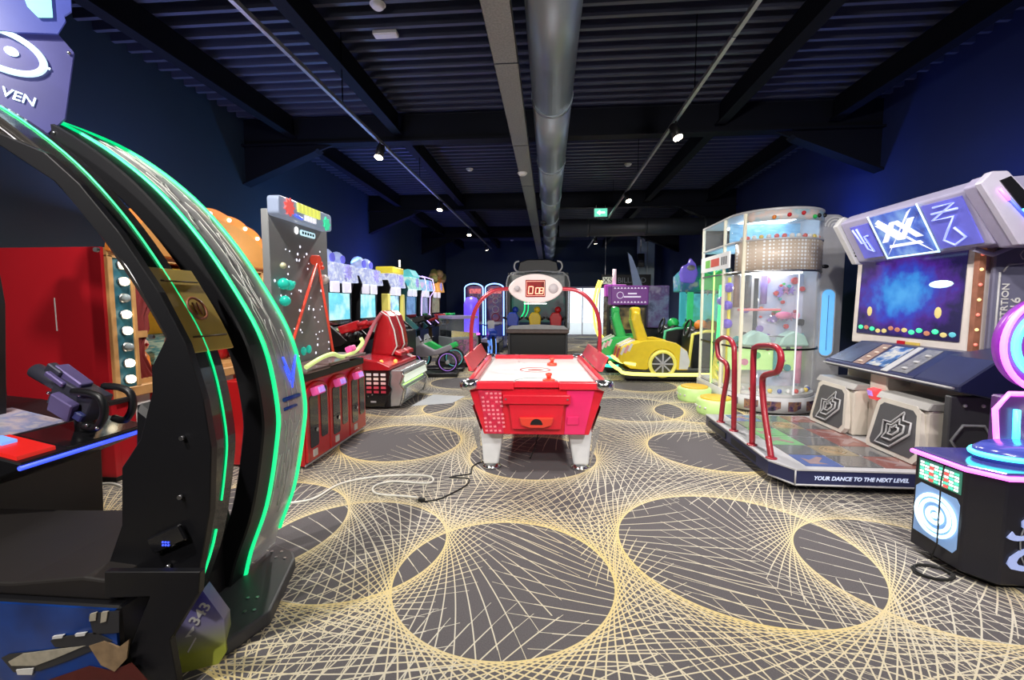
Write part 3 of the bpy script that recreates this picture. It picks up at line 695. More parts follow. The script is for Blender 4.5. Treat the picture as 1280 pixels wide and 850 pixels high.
EYE = mat('eye_white', (.7,.85,.9), .4, 0, (.65,.9,.95), 1.2)
ec = Vector((2, 62)); 
def eyept(t, a, b_):
    x_, y_ = a*math.cos(t), b_*math.sin(t); c_, s_ = math.cos(R(24)), math.sin(R(24))
    return (ec.x+x_*c_-y_*s_, ec.y+x_*s_+y_*c_)
rvp(G().tube(mq([eyept(2*PI*i/40, 57, 22) for i in range(40)], .012), .014, 6, True), 'eye_ring', EYE, pm)
rvp(quadplate(mq([(eyept(2*PI*i/16, 10, 5)[0]+12, eyept(2*PI*i/16, 10, 5)[1]+2) for i in range(16)], .008), mn, .006), 'eye_pupil', EYE, pm)
rvp(quadplate(mq([(52,80),(63,85),(62,87),(51,84)], .012), mn, .006), 'eye_corner', EYE, pm)
a_, b2 = mq([(-4,111.5)], .006)[0], mq([(50,131)], .006)[0]
dirx = (b2-a_).normalized(); mrot = Matrix((dirx, mn.cross(dirx), mn)).transposed().to_euler()
text(pm, 'title_letters', 'VEN', tuple((a_+b2)/2-B0), mrot, (b2-a_).length*.42, EYE, .002, bold=.0005, sx=1.02)
for a in ((86,66),(68,166)): rvp(G().ball(mq([a], .01)[0], .008, 8), 'bolt', STEEL, pm)
rvp(quadplate(mq([(20,153),(55,163),(54,172),(20,166)], .02), mn, .03), 'marquee_bracket', BLACK, pm)
rvp(quadplate(mq([(42,170),(55,166),(57,169),(44,174)], .03), mn, .006), 'green_accent', N_GREEN, pm)

for a in ((310,748),(322,747),(306,765),(318,763),(340,690),(352,690),(345,697),(356,698)):
    q_ = on_plane(*a, (0,0,.07), (0,0,1)); rvp(G().cyl((q_.x,q_.y,.07),(q_.x,q_.y,.075),.008,n=8), 'bolt', STEEL)
# ================================================================== red puppet booth (faces +X)
BRED = mat('booth_red', (.40,.008,.015), .35, scale=2)
WOOD = mat('booth_wood', (.55,.30,.11), .45, noise=.25, scale=14)
pb = thing('puppet_booth', 'red puppet booth with bulb-lit teal columns, curtains and orange scalloped sign', 'arcade game', (-3.60, 4.49, 0), 90)
HW = 1.10
for s in (-1, 1): bx(pb, 'side_panel', BRED, s*HW-.025, s*HW+.025, .0, .95, .05, 1.96, .004)
bx(pb, 'plinth', BLACK, -HW, HW, .03, .93, 0, .05)
bx(pb, 'back_panel', BRED, -HW, HW, .93, .95, .05, 1.96)
bx(pb, 'roof_panel', BRED, -HW, HW, .02, .93, 1.93, 1.96)
st = bx(pb, 'lower_front', BRED, -HW+.025, HW-.025, .01, .05, .05, .72)
for i in range(6):
    a = -HW+.20+i*.36
    bx(st, 'white_stripe', mat('stripe_white',(.70,.68,.66),.4), a, a+.14, .004, .01, .05, .72)
fr = bx(pb, 'lower_rail', WOOD, -HW, HW, -.03, .04, .70, .79, .006)
bx(pb, 'upper_rail', WOOD, -HW, HW, -.03, .04, 1.88, 1.96, .006)
for s in (-1, 1):
    for a, c in ((1.10,1.055),(.90,.865)):
        x0, x1 = sorted((s*a, s*c)); bx(pb, 'wood_stile', WOOD, x0, x1, -.03, .03, .79, 1.90, .004)
    cp = bx(pb, 'bulb_column', mat('column_teal',(.02,.12,.17),.4), min(s*1.055,s*.90), max(s*1.055,s*.90), -.015, .02, .79, 1.88)
    for k in range(8):
        zz = .86+k*.138
        G().lathe([(.038,0),(.04,.012),(.02,.018)], n=14).build('bulb_socket', STEEL, cp, loc=(s*.977,-.015,zz), rot=(R(90),0,0))
        on = k not in (2, 5)
        G().ball((s*.977,-.045,zz), .036, 12).build('bulb', N_WARM if on else mat('bulb_off',(.35,.42,.45),.15), cp)
# curtains: pleated half tied back
CURT = mat('curtain_red', (.22,.02,.02), .7)
for s in (-1, 1):
    g = G(); n = 18
    for k in range(9):
        z0 = .79+k*.121; wd = .34-.20*math.sin(PI*min(1,k/5.)) if k < 5 else .14+.30*(k-4)/4.
        pts = [(s*(.865-wd*i/n), .07+.022*math.sin(i*1.9), z0) for i in range(n+1)]
        g.v += [Vector(p) for p in pts]
    for k in range(8):
        for i in range(n): g.f.append((k*(n+1)+i,k*(n+1)+i+1,(k+1)*(n+1)+i+1,(k+1)*(n+1)+i)); g.sm.append(True)
    c = g.build('curtain', CURT, pb); bx(c, 'tie_back', WOOD, min(s*.87,s*.70), max(s*.87,s*.70), .045, .10, 1.20, 1.26)
bx(pb, 'stage_backdrop', printed('yellow_backdrop', [(.85,.60,.02),(.9,.70,.05),(.75,.35,.03)], 4), -.86, .86, .60, .62, 1.05, 1.90)
bx(pb, 'sea_backdrop', printed('sea_print', [(.10,.32,.30),(.45,.60,.50),(.05,.25,.30),(.6,.6,.35)], 5, stretch=(1,1,5)), -.86, .86, .575, .598, .86, 1.18)
bx(pb, 'stage_floor', WOOD, -.86, .86, .04, .60, .79, .83)
for i in range(5):
    a = -.75+i*.36; p = G().lathe([(.05,0),(.07,.05),(.06,.15),(.03,.2)], n=14).build('clown_body', (BLUE, ORANGE, WHITE, GREEN, RED)[i], pb, loc=(a,.42,.83))
    G().ball((0,0,.27),.065,12).build('clown_head', mat('skin_paint',(.75,.5,.38),.5), p); G().ball((0,-.06,.27),.018,8).build('clown_nose', RED, p)
bx(pb, 'stage_lamp', N_WARM, -.5,.5,.10,.14,1.90,1.93)
# scalloped arch sign
top = []
for i in range(61):
    a = PI*i/60; rr = .555*(1+.035*abs(math.sin(i*.5))); top.append((1.08*math.cos(a)*(1+.02*abs(math.sin(i*.5))), 1.93+rr*math.sin(a)**.85))
sg = G().prism(top, 'y', -.06, -.01).build('scalloped_sign', mat('sign_orange',(.70,.20,.03),.4,emit=(.9,.3,.05),es=.12), pb, .006)
inn = [(x_*.86, 1.94+(z_-1.93)*.82) for x_, z_ in top]
G().prism(inn, 'y', -.066, -.06).build('sign_face', mat('sign_amber',(.45,.20,.04),.4), sg)
for i in range(11):
    a = PI*(i+.5)/11; G().ball((1.0*math.cos(a),-.07,1.94+.50*math.sin(a)**.85), .022, 10).build('sign_bulb', N_WARM, sg)
bx(pb, 'outline_mark', mat('stripe_white'), -HW-.027, -HW-.025, .43, .44, 1.28, 1.55)

# ================================================================== tall alien board game with red three-bay console (faces +X)
tb = thing('tall_board_game', 'tall dark starry board game with red A-frame above a red three-bay console', 'arcade game', (-2.20, 4.46, 0), 90)
CRED = mat('console_red', (.55,.012,.015), .28, coat=.3)
bx(tb, 'console_body', CRED, -.66, .66, .0, .75, .02, .80, .008)
bx(tb, 'base_trim', LGREY, -.665, .665, -.006, .0, .02, .035)
PNK = mat('reader_pink', (.8,.1,.35), .3, emit=(.9,.12,.45), es=.22)
for i in range(3):
    cx = -.44+i*.44
    # arched surround standing proud
    G().prism([(cx-.21,.05),(cx+.21,.05)]+[(x_,.66+(z_-.66)*.55) for x_, z_ in arc(cx,.66,.21,0,180,12)], 'y', -.025, .0).build('bay_front', CRED, tb, .008)
    for dx, w0 in ((-.085,.15), (.105,.13)):
        dr = G().prism(rrect(cx+dx-w0/2, cx+dx+w0/2, .17+(.05 if dx > 0 else 0), .66+(.05 if dx > 0 else 0), .03), 'y', -.032, -.025).build('bay_door', BLACKG, tb, .003)
        if dx < 0:
            G().cyl((cx+dx+.03,-.033,.33),(cx+dx+.03,-.045,.33),.018,n=12).build('lock', CHROME, dr)
            G().box(cx+dx-.06,cx+dx+.06,-.036,-.033,.36,.37).build('door_seam', DGREY, dr)
    rd = G().obox((cx-.06,-.06,.70),(.14,.07,.08),(R(-18),0,0)).build('card_reader', PNK, tb, .012, 2)
    G().obox((cx-.06,-.098,.712),(.10,.01,.055),(R(-18),0,0)).build('reader_screen', screen('reader_violet',[(.2,.1,.6),(.6,.3,.9),(.9,.5,.9)],12,1.), rd)
    tk = bx(tb, 'ticket', mat('stripe_white'), cx-.12, cx-.05, -.036, -.026, .085, .15)
# black counter shelf and flowing lit ledges
bx(tb, 'counter_recess', BLACK, -.66, .66, -.01, .34, .80, .87)
for i in range(3):
    cx = -.44+i*.44
    G().prism([(cx-.22,-.05),(cx+.22,-.05),(cx+.22,.30),(cx-.22,.30)], 'z', .87+.015*i, .90+.015*i).build('player_ledge', mat('ledge_rose',(.16,.10,.10),.3,coat=.3), tb, .012, 2)
    G().cyl((cx,.05,.80),(cx,.05,.87),.02,n=10).build('ledge_post', BLACK, tb)
lp = spline([(-.62,-.02,.93),(-.40,-.05,.99),(-.15,-.04,1.00),(.08,.0,.95),(.30,.03,.93),(.50,.0,.97),(.60,-.03,1.05),(.58,-.02,1.10)], 6)
G().tube(lp, .022, 8).build('lime_ledge_light', mat('lime_glow',(.55,.65,.25),.4,emit=(.6,.75,.25),es=.7), tb)
G().obox((.44,.04,.99),(.14,.08,.07),(R(-25),0,0)).build('control_pod', PNK, tb, .015, 2)
# the board
brd = bx(tb, 'board', mat('board_grey',(.27,.28,.29),.35,scale=2), -.54, .54, .33, .40, .87, 2.36, .006)
g = G(); rs = random.Random(11)
for k in range(64):
    x_ = rs.uniform(-.5,.5); z_ = .95+1.15*rs.random()**.9; r_ = rs.choice((.006,.007,.009,.012))
    g.ball((x_,.328,z_), r_, 6, (1,.5,1.2))
tag(g.build('star_lights', mat('star_white',(.8,.8,.85),.4,emit=(.85,.85,1),es=1.6), brd), kind='stuff')
RTUB = mat('a_frame_red', (.75,.05,.03), .35, emit=(.9,.1,.05), es=.35)
ap = (.20,.27,1.97)
for ex in ((-.42,.27,.98), (.48,.27,.95)): G().tube([ap, ex], .014, 8).build('a_frame_tube', RTUB, tb)
G().cyl((.20,.33,1.97),(.20,.25,1.97),.05,n=18).build('pivot_disc', RTUB, tb, .006)
for c, m, r_ in (((.31,.30,1.94),RTUB,.03),((.35,.30,1.90),RTUB,.025),((.36,.29,1.77),WHITE,.055),((-.40,.29,1.86),mat('pale_yellow',(.75,.75,.5),.4),.03)):
    G().ball(c, r_, 12).build('peg_target', m, tb)
ALN = mat('alien_teal', (.02,.55,.42), .3, emit=(.02,.6,.45), es=.3)
for c, r_ in (((-.40,.29,1.69),.055),((-.31,.29,1.68),.05),((-.39,.29,1.53),.05),((-.23,.30,1.70),.025)): G().ball(c, r_, 14).build('alien_blob', ALN, tb)
for c in ((-.44,.29,1.05),(-.36,.29,1.06),(-.10,.29,1.02),(.0,.29,1.03)): G().ball(c,.035,12,(1,.7,1.3)).build('alien_blob', ALN, tb)
# lit title sign
sn = G().prism(rrect(-.55, .44, 2.30, 2.48, .04), 'y', .22, .33).build('title_sign', mat('sign_slate',(.22,.26,.36),.3,emit=(.3,.36,.5),es=.45), tb, .01, 2)
def star(cx, cz, r1, r2, n, y0, y1, m, name, par):
    pts = [((cx+(r1 if k % 2 == 0 else r2)*math.cos(PI*k/n)), cz+(r1 if k % 2 == 0 else r2)*math.sin(PI*k/n)) for k in range(2*n)]
    return G().prism(pts, 'y', y0, y1).build(name, m, par)
star(-.39,2.40,.085,.055,9,.205,.22,mat('monster_red',(.8,.1,.1),.4,emit=(.9,.12,.1),es=.6),'red_monster',sn)
star(.31,2.365,.075,.05,7,.205,.22,mat('monster_green',(.05,.7,.35),.4,emit=(.05,.8,.4),es=.6),'green_monster',sn)
for k in range(6): bx(sn, 'title_letter', mat('title_lime',(.7,.75,.15),.4,emit=(.75,.8,.15),es=.7), -.25+k*.072, -.25+k*.072+.058, .205, .22, 2.385, 2.47)
for k in range(4): bx(sn, 'subtitle_letter', mat('subtitle_white',(.8,.8,.85),.4,emit=(.9,.9,1),es=.7), -.13+k*.055, -.13+k*.055+.045, .205, .22, 2.325, 2.375)
G().tube([(-.30,.21,2.345),(-.18,.21,2.33)], .012, 6).build('sign_swoosh', N_BLUE, sn)
lg = G().prism(rrect(-.02,.26,2.20,2.255,.02), 'y', .318, .33).build('maker_plate', mat('maker_cyan',(.5,.75,.8),.4,emit=(.6,.9,1),es=.9), tb)
for k in range(5): bx(lg, 'maker_letter', BLACK, .0+k*.05, .03+k*.05, .315, .318, 2.215, 2.24)
G().ball((-.09,.325,2.235), .028, 10, (1,.4,1.3)).build('maker_flame', N_WHITE, tb)

# ================================================================== shooting cabinets against the left wall (face +X)
CYSC = lambda k: screen('cyan_screen_%d' % k, [(.25,.80,.90),(.15,.6,.75),(.55,.9,.95),(.15,.3,.5)], 2.2, 1.25, off=k*3.1)
MQS = lambda k: screen('marquee_%d' % k, [(.25,.25,.6),(.75,.8,.95),(.4,.45,.8),(.85,.88,.95)], 7, 1.0, off=k*1.7)
def shooter(y, x, label, k, width=.86, pods=True, guns=RED, side=BLACK, marq=None, scr=None, group=None):
    s = thing('shooting_cabinet', label, 'arcade game', (x, y, 0), 90, group)
    h = width/2; marq = marq or MQS(k); scr = scr or CYSC(k)
    prf = [(.62,0),(1.25,0),(1.25,2.02),(.62,2.02),(.56,1.86),(.60,1.70),(.62,1.20),(.40,1.02),(.30,.92),(.40,.85),(.62,.80)]
    for sx in (-1, 1): G().prism(prf, 'x', sx*h-.02, sx*h+.02).build('side_panel', side, s, .004)
    bx(s, 'rear_panel', BLACK, -h+.02, h-.02, 1.20, 1.24, .02, 2.0); bx(s, 'lower_front', BLACK, -h+.02, h-.02, .62, .68, .02, .82)
    G().prism([(-h+.02,1.24),(h-.02,1.24),(h-.02,1.68),(-h+.02,1.68)], 'y', .625, .665).build('screen', scr, s)
    bx(s, 'screen_bezel', BLACKG, -h+.02, h-.02, .60, .66, 1.16, 1.24, .005)
    G().prism([(.40,.98),(.66,1.16),(.66,.86),(.42,.86)], 'x', -h+.02, h-.02).build('control_deck', BLACK, s)
    m_ = G().prism([(.44,1.86),(.50,2.16),(.85,2.16),(.85,1.86)], 'x', -h*.94, h*.94).build('marquee', marq, s, .02, 2)
    for sx in (-.5, .5): bx(s, 'light_panel', mat('panel_white',(.75,.72,.78),.4,emit=(.85,.82,.95),es=.8), sx*h-.14, sx*h+.14, .56, .60, 1.69, 1.86, .01)
    star(.02,2.02,.13,.06,8,.435,.47,mat('marq_violet',(.3,.28,.65),.4,emit=(.35,.33,.8),es=.6),'marquee_emblem',m_)
    if pods:
        for sx, r_ in ((-.62,.13), (.28,.12)):
            p = G().ball((sx*h,.70,2.24), r_, 14, (1,1,1.1)).build('speaker_pod', mat('pod_blue',(.35,.42,.7),.3,emit=(.4,.48,.85),es=.45), s)
            G().cyl((sx*h,.70-r_*.8,2.24),(sx*h,.70-r_*1.02,2.24), r_*.55, n=14).build('pod_ring', mat('pod_deep',(.1,.1,.5),.3,emit=(.15,.15,.8),es=.6), p)
    if guns:
        for sx in (-.45, .35):
            gn = G().obox((sx*h,.36,1.12),(.11,.34,.14),(R(-18),0,R(10))).build('gun', guns, s, .02, 2)
            G().cyl((sx*h,.22,1.16),(sx*h,.06,1.20),.05,.035,n=12).build('gun_stock', guns, gn)
            G().cyl((sx*h-.02,.50,1.08),(sx*h-.04,.66,1.02),.045,n=12).build('gun_barrel', mat('gun_tip',(.6,.7,.35),.4), gn)
            G().cyl((sx*h,.36,1.02),(sx*h,.40,.90),.03,n=10).build('gun_mount', BLACK, gn)
    return s
s1 = shooter(7.20, -2.85, 'black shooting cabinet with red guns and side lettering, beside the tall starry board', 1)
g = G()
for k in range(8): bx(s1, 'side_letter', WHITE, -.43-.024, -.43-.02, .74, .80+.02*(k % 2), 1.02+k*.075, 1.07+k*.075)
G().box(-.455,-.45,.72,.82,.90,.98).build('side_badge', GOLD, s1)
s2 = shooter(8.40, -2.85, 'black shooting cabinet with a pale arched marquee, next to the red pod ride', 2, .78, guns=None)
bx(s2, 'gun_crate', BLACK, -.20, .36, -.20, .42, .0, 1.0, .01)
for k in range(3): G().tube([(-.25+k*.2,-.1,1.0),(-.2+k*.2,.35,1.18)], .02, 6).build('chrome_bar', CHROME, s2)
s3 = shooter(9.85, -2.85, 'shooting cabinet with a yellow top and yellow side columns', 3, .72, pods=False, guns=None)
G().box(-.34,.36,.50,.90,2.17,2.31).build('yellow_top', mat('yellow_top',(.85,.70,.05),.35,emit=(.9,.75,.05),es=.4), s3, .02, 2)
G().cyl((.08,.5,2.33),(.08,.5,2.48),.02,n=8).build('beacon', N_WARM, s3)
for sx in (-.48, .48): bx(s3, 'yellow_column', mat('yellow_col',(.75,.65,.15),.35,emit=(.8,.7,.15),es=.35), sx-.07, sx+.07, .55, .70, .95, 1.72, .01)
s4 = shooter(11.1, -2.85, 'shooting cabinet with glowing teal top and tinted sides', 4, .80, pods=False, guns=BLACK, side=mat('side_teal',(.05,.2,.25),.3),
    marq=screen('teal_marquee',[(.1,.6,.6),(.6,.9,.75),(.1,.5,.6)],6,1.), scr=screen('blue_dim',[(.12,.25,.5),(.2,.4,.7),(.1,.2,.4)],3,.8))
G().prism([(.45,2.16),(.58,2.36),(.85,2.30),(.85,2.16)], 'x', -.3, .3).build('teal_crown', mat('teal_crown',(.1,.5,.55),.3,emit=(.12,.6,.65),es=.6), s4, .02)
s5 = shooter(12.3, -2.85, 'shooting cabinet outlined with violet and blue neon tubes', 5, .82, pods=False, guns=RED,
    marq=screen('violet_marquee_b',[(.45,.35,.8),(.2,.6,.85),(.75,.55,.85)],6,1.), scr=screen('indigo_dim',[(.1,.12,.3),(.35,.4,.6),(.15,.15,.35)],4,.7))
for sx in (-.42, .42): G().tube([(sx,.32,.95),(sx,.58,1.2),(sx,.56,1.7),(sx,.42,1.9),(sx,.48,2.2),(sx,.8,2.3)], .014, 6).build('neon_tube', neon('lilac_tube',(.55,.4,1),1.8), s5)
s6 = shooter(13.6, -2.85, 'jungle-themed cabinet crowned with orange and green rocks', 6, .95, pods=False, guns=GREEN,
    marq=mat('jungle_orange',(.8,.35,.06),.5,emit=(.9,.4,.08),es=.6,noise=.5), scr=screen('jungle_screen',[(.15,.12,.1),(.4,.35,.25),(.2,.3,.2)],5,.7), side=mat('jungle_side',(.10,.06,.02),.5))
rs = random.Random(5)
for k in range(11):
    G().ball((-.4+.08*k,.45+rs.random()*.2,2.22+.22*math.sin(PI*k/10)), .12+rs.random()*.05, 8, (1,.9,.9)).build('crown_rock', (mat('rock_moss',(.22,.22,.06),.8,noise=.5), mat('rock_tan',(.45,.30,.12),.8,noise=.5))[k % 2], s6)

# ================================================================== red pod ride with curved shields
pd = thing('pod_ride', 'red pod ride with curved pink shields, black side with lit squares and chrome front', 'arcade game', (-2.35, 6.75, 0))
PR = mat('pod_red', (.50,.015,.025), .25, coat=.4)
bx(pd, 'base', BLACK, -.52, .10, -.62, .62, .02, .58, .02, 2)
sp_ = G().prism([(-.52,.03),(.02,.03),(.14,.30),(.10,.36),(.12,.50),(.10,.56),(-.52,.56)], 'y', -.645, -.62).build('side_plate', BLACKG, pd, .01)
for i in range(4):
    for j in range(5):
        c = (.62-.05*i, .60, .58) if j < 3 else (.5,.04,.08)
        m_ = mat('square_%d' % j, ((.55,.45,.45),(.6,.45,.40),(.6,.35,.33),(.45,.06,.08),(.35,.03,.05))[j], .35, emit=((.7,.6,.6),(.75,.55,.5),(.7,.4,.4),(.5,.05,.08),(.4,.03,.05))[j], es=.5)
        bx(sp_, 'lit_square', m_, -.33+i*.105, -.33+i*.105+.07, -.652, -.645, .485-j*.062, .485-j*.062+.035)
for c in ((-.20,-.655,.19),(-.14,-.655,.215)): G().ball(c,.012,8).build('rivet', STEEL, sp_)
bx(sp_, 'maker_badge', LGREY, -.17,-.09,-.65,-.645,.10,.125)
G().prism(rrect(-.51,-.41,.26,.46,.03), 'y', -.655, -.645).build('green_light_panel', N_LIME, sp_)
# red deck that rises to the seat
G().prism([(-.54,.56),(.12,.56),(.13,.62),(-.05,.70),(-.40,.74),(-.54,.70)], 'y', -.66, .62).build('deck', PR, pd, .02, 2)
for p in ((-.02,-.60,.68),(.10,-.35,.66)): G().ball(p,.03,12).build('amber_lamp', mat('amber_lamp',(.9,.3,.05),.3,emit=(1,.35,.08),es=1.5), pd)
# two tall seat shells with white edging
for yc in (.06, .42):
    sh = G().prism([(-.40,.70),(-.05,.70),(.02,.85),(-.02,1.10),(-.08,1.32),(-.18,1.42),(-.26,1.36),(-.32,1.10)], 'y', yc-.14, yc+.14).build('seat_shell', PR, pd, .05, 3)
    for s_ in (-1,): G().tube([(-.05,yc+s_*.13,.72),(.03,yc+s_*.13,.86),(-.01,yc+s_*.13,1.10),(-.09,yc+s_*.13,1.31),(-.21,yc+s_*.13,1.385)], .012, 6).build('white_piping', WHITE, sh)
    G().prism([(-.02,.72),(.10,.70),(.10,.76),(.0,.80)], 'y', yc-.14, yc+.14).build('seat_cushion', PR, sh, .02, 2)
G().tube(spline([(-.40,-.50,.72),(-.36,-.30,.95),(-.30,-.12,1.20),(-.20,-.08,1.36)],5), .03, 8).build('side_guard', mat('guard_rose',(.55,.16,.20),.25,coat=.3), pd)
# chrome light box at the front
fb = G().prism([(.10,.03),(.24,.05),(.30,.30),(.24,.36),(.30,.52),(.26,.56),(.10,.56)], 'y', -.60, .62).build('front_shell', mat('front_silver',(.55,.58,.6),.2,.6), pd, .01)
G().obox((.29,0,.45),(.02,1.12,.13),(0,R(-18),0)).build('front_light', mat('pale_light',(.75,.8,.7),.2,emit=(.8,.9,.75),es=.6), fb)
G().obox((.285,0,.20),(.015,1.0,.2),(0,R(14),0)).build('front_mirror', CHROME, fb)
bx(fb, 'lime_strip', N_LIME, .24,.27,-.5,.5,.32,.345)
for yy in (-.60, .60): G().tube([(.28,yy,.55),(.30,yy,.48),(.25,yy,.36),(.31,yy,.28),(.25,yy,.05)], .018, 6).build('edge_tube', CHROME, fb)
tag(G().prism([(-2.02,6.35),(-1.45,6.6),(-1.35,7.1),(-1.9,7.2)], 'z', 0.001, .005).build('floor_decal', mat('pale_decal',(.40,.42,.45),.4)), 'pale blue-grey floor sticker beside the red pod ride', 'floor sticker')
# ================================================================== machines deep in the hall
# ---- round stool-like pushers and rides on the left aisle
def coin_pusher(x, y, label, cols):
    h = thing('coin_pusher', label, 'arcade game', (x, y, 0), 40)
    bx(h, 'plinth', BLACK, -.42,.42,-.42,.42,0,.10,.01); bx(h, 'cabinet', GREY, -.36,.36,-.36,.36,.10,.72,.02,2)
    bx(h, 'art_panel', printed('pusher_art_'+cols, [(.25,.05,.3),(.5,.2,.35),(.1,.08,.15),(.6,.4,.3)], 9), -.30,.30,-.368,-.36,.16,.66)
    bx(h, 'glass_hood', GLASS, -.34,.34,-.34,.34,.72,1.15)
    bx(h, 'hood_roof', mat('hood_lilac',(.22,.18,.3),.3,emit=(.3,.25,.5),es=.3), -.36,.36,-.36,.36,1.15,1.22,.01)
    G().prism([(-.34,.72),(.34,.72),(.34,.80),(-.34,.88)], 'y', -.3, .3).build('coin_shelf', CHROME, h)
    return h
coin_pusher(-2.2, 10.75, 'square coin pusher with violet art panel and clear hood', 'a')
# ---- motorbike rides with ring wheels
def bike(x, y, rz, label, body, glow, sc=.72):
    h = thing('motorbike_ride', label, 'arcade ride', (x, y, 0), rz)
    bx(h, 'base', BLACK, -.32,.32,-.85,.75,0,.12,.02)
    for yy in (-.55, .48):
        G().tube([(0, yy+.27*math.cos(2*PI*i/28), .40+.27*math.sin(2*PI*i/28)) for i in range(28)], .05, 8, True).build('tyre', RUBBER, h)
        for sx in (-.06, .06): G().tube([(sx, yy+.25*math.cos(2*PI*i/28), .40+.25*math.sin(2*PI*i/28)) for i in range(28)], .012, 6, True).build('wheel_light', glow, h)
        G().cyl((-.09,yy,.40),(.09,yy,.40),.06,n=14).build('hub', STEEL, h)
    G().prism([(-.70,.78),(-.30,.62),(.20,.55),(.42,.62),(.40,.86),(.18,.94),(-.18,.74),(-.62,.92)], 'x', -.12,.12).build('fairing', body, h, .04, 2)
    G().prism([(.15,.92),(.40,.86),(.36,1.12),(.28,1.16)], 'x', -.10,.10).build('windscreen', TINT, h)
    G().tube([(-.28,.10,1.05),(-.12,.22,1.0),(.12,.22,1.0),(.28,.10,1.05)], .016, 8).build('handlebar', BLACK, h)
    G().ball((0,.45,.78),.07,12,(1,.5,1)).build('headlamp', N_WHITE, h)
    h.scale = (sc,)*3
    return h
bike(-2.50, 9.15, 96, 'grey and red motorbike ride with violet wheel lights, beyond the red pod ride', mat('bike_grey',(.28,.26,.30),.35), neon('violet_wheel',(.25,.10,.5),.8))
bike(-2.52, 9.90, 96, 'green and black motorbike ride beside the coin pusher', GREEN, neon('dim_teal',(.05,.3,.3),.8))
bike(-1.55, 12.1, 12, 'blue motorbike ride with bright blue wheel rings, in front of the ball alleys', BLUE, neon('sky_wheel',(.12,.3,.9),1.5), .9)
# ---- ball alleys with blue neon arches
def alley(x, label):
    h = thing('ball_alley', label, 'arcade game', (x, 15.0, 0))
    bx(h, 'lower_cabinet', BLUE, -.30,.30,0,1.2,0,.82,.01); bx(h, 'lane', LGREY, -.27,.27,-1.2,0,.30,.42,.01); bx(h, 'lane_base', BLACK, -.29,.29,-1.2,0,0,.30)
    bx(h, 'backboard', printed('alley_art',[(.25,.05,.14),(.42,.12,.2),(.12,.08,.28),(.4,.28,.34)],3), -.29,.29,.30,.36,.82,2.12)
    for s in (-1,1): bx(h, 'side_wall', mat('alley_side',(.03,.04,.25),.4), s*.30-.02,s*.30+.02,.0,.36,.82,2.0)
    arcp = [(-.31,-.01,.45)]+[(-.31,-.01,2.02)]+[(.31*math.cos(R(t)),-.01,2.02+.16*math.sin(R(t))) for t in range(165,14,-15)]+[(.31,-.01,2.02),(.31,-.01,.45)]
    G().tube(arcp, .02, 6).build('neon_arch', neon('alley_blue',(.25,.45,1),3.), h)
    for k, (xx, zz, r_) in enumerate(((0,1.62,.09),(-.14,1.78,.06),(.14,1.78,.06),(0,1.32,.11),(0,1.05,.13))):
        G().tube([(xx+r_*math.cos(2*PI*i/18), .285, zz+r_*math.sin(2*PI*i/18)) for i in range(18)], .014, 6, True).build('target_ring', WHITE if k != 4 else RED, h)
    bx(h, 'score_panel', screen('alley_score',[(.4,.02,.05),(.9,.2,.2),(.3,.05,.1)],14,1.), -.2,.2,.27,.30,1.86,2.02)
    bx(h, 'ball_gutter', WHITE, -.27,.27,-.05,0,.82,.90)
    return h
alley(-2.52, 'ball alley with blue neon arch, beside the violet lit column'); alley(-1.82, 'ball alley with blue neon arch, beside the black four-gun cabinet')
h = thing('light_column', 'violet glowing bubble column in front of the ball alleys', 'light column', (-2.28, 13.1, 0))
G().lathe([(.30,0),(.30,.55),(.24,.60)]).build('column_base', BLACK, h); G().lathe([(.22,.60),(.22,1.50),(.16,1.68),(0,1.72)]).build('column_tube', mat('column_violet',(.12,.08,.7),.3,emit=(.12,.06,.9),es=1.2,noise=.4), h)
G().tube([(.24*math.cos(a),.24*math.sin(a),.62) for a in [2*PI*i/20 for i in range(20)]], .02, 6, True).build('column_ring', N_PINK, h)
# ---- large four-gun cabinet behind the hockey table
fc = thing('four_gun_cabinet', 'large black four-gun cabinet with clear domed hood and curved horns on top', 'arcade game', (-.32, 13.0, 0))
bx(fc, 'base', BLACK, -.86,.86,.1,1.2,0,.70,.02); 
for s in (-1, 1):
    G().prism(rrect(0,.07,0,2.40,.03) if s > 0 else rrect(-.07,0,0,2.40,.03), 'y', .0, 1.25).build('side_wall', DGREY, fc, .01, 1, loc=(s*.80,0,0))
    G().tube([(s*.90,.0,.75),(s*.90,.0,2.10),(s*.86,.0,2.28),(s*.72,.0,2.40),(.0,.0,2.45)], .022, 8).build('frame_tube', LGREY, fc)
bx(fc, 'big_screen', screen('dark_scene',[(.012,.014,.016),(.05,.055,.06),(.02,.10,.08),(.08,.08,.085)],2.2,.9), -.80,.80,.62,.66,.95,1.95)
bx(fc, 'screen_head', mat('hood_print',(.15,.16,.17),.3,noise=.6,scale=8), -.80,.80,.35,.62,1.95,2.38,.03,2)
g1 = G().tube(spline([(-.52,.60,1.10),(-.42,.58,1.3),(-.42,.58,1.6),(-.50,.58,1.85)],5), .02, 6).build('green_arc', N_GREEN, fc)
G().tube(spline([(-.40,.60,1.10),(-.31,.58,1.3),(-.31,.58,1.6),(-.38,.58,1.85)],5), .014, 6).build('green_arc', N_GREEN, fc)
bx(fc, 'counter', mat('counter_brown',(.16,.11,.10),.4,noise=.4,scale=12), -.90,.90,-.20,.35,.66,.78,.02)
G().prism([(-.88,.78),(.88,.78),(.75,.88),(0,.92),(-.75,.88)], 'y', -.21,-.17).build('counter_edge', LGREY, fc, .005)
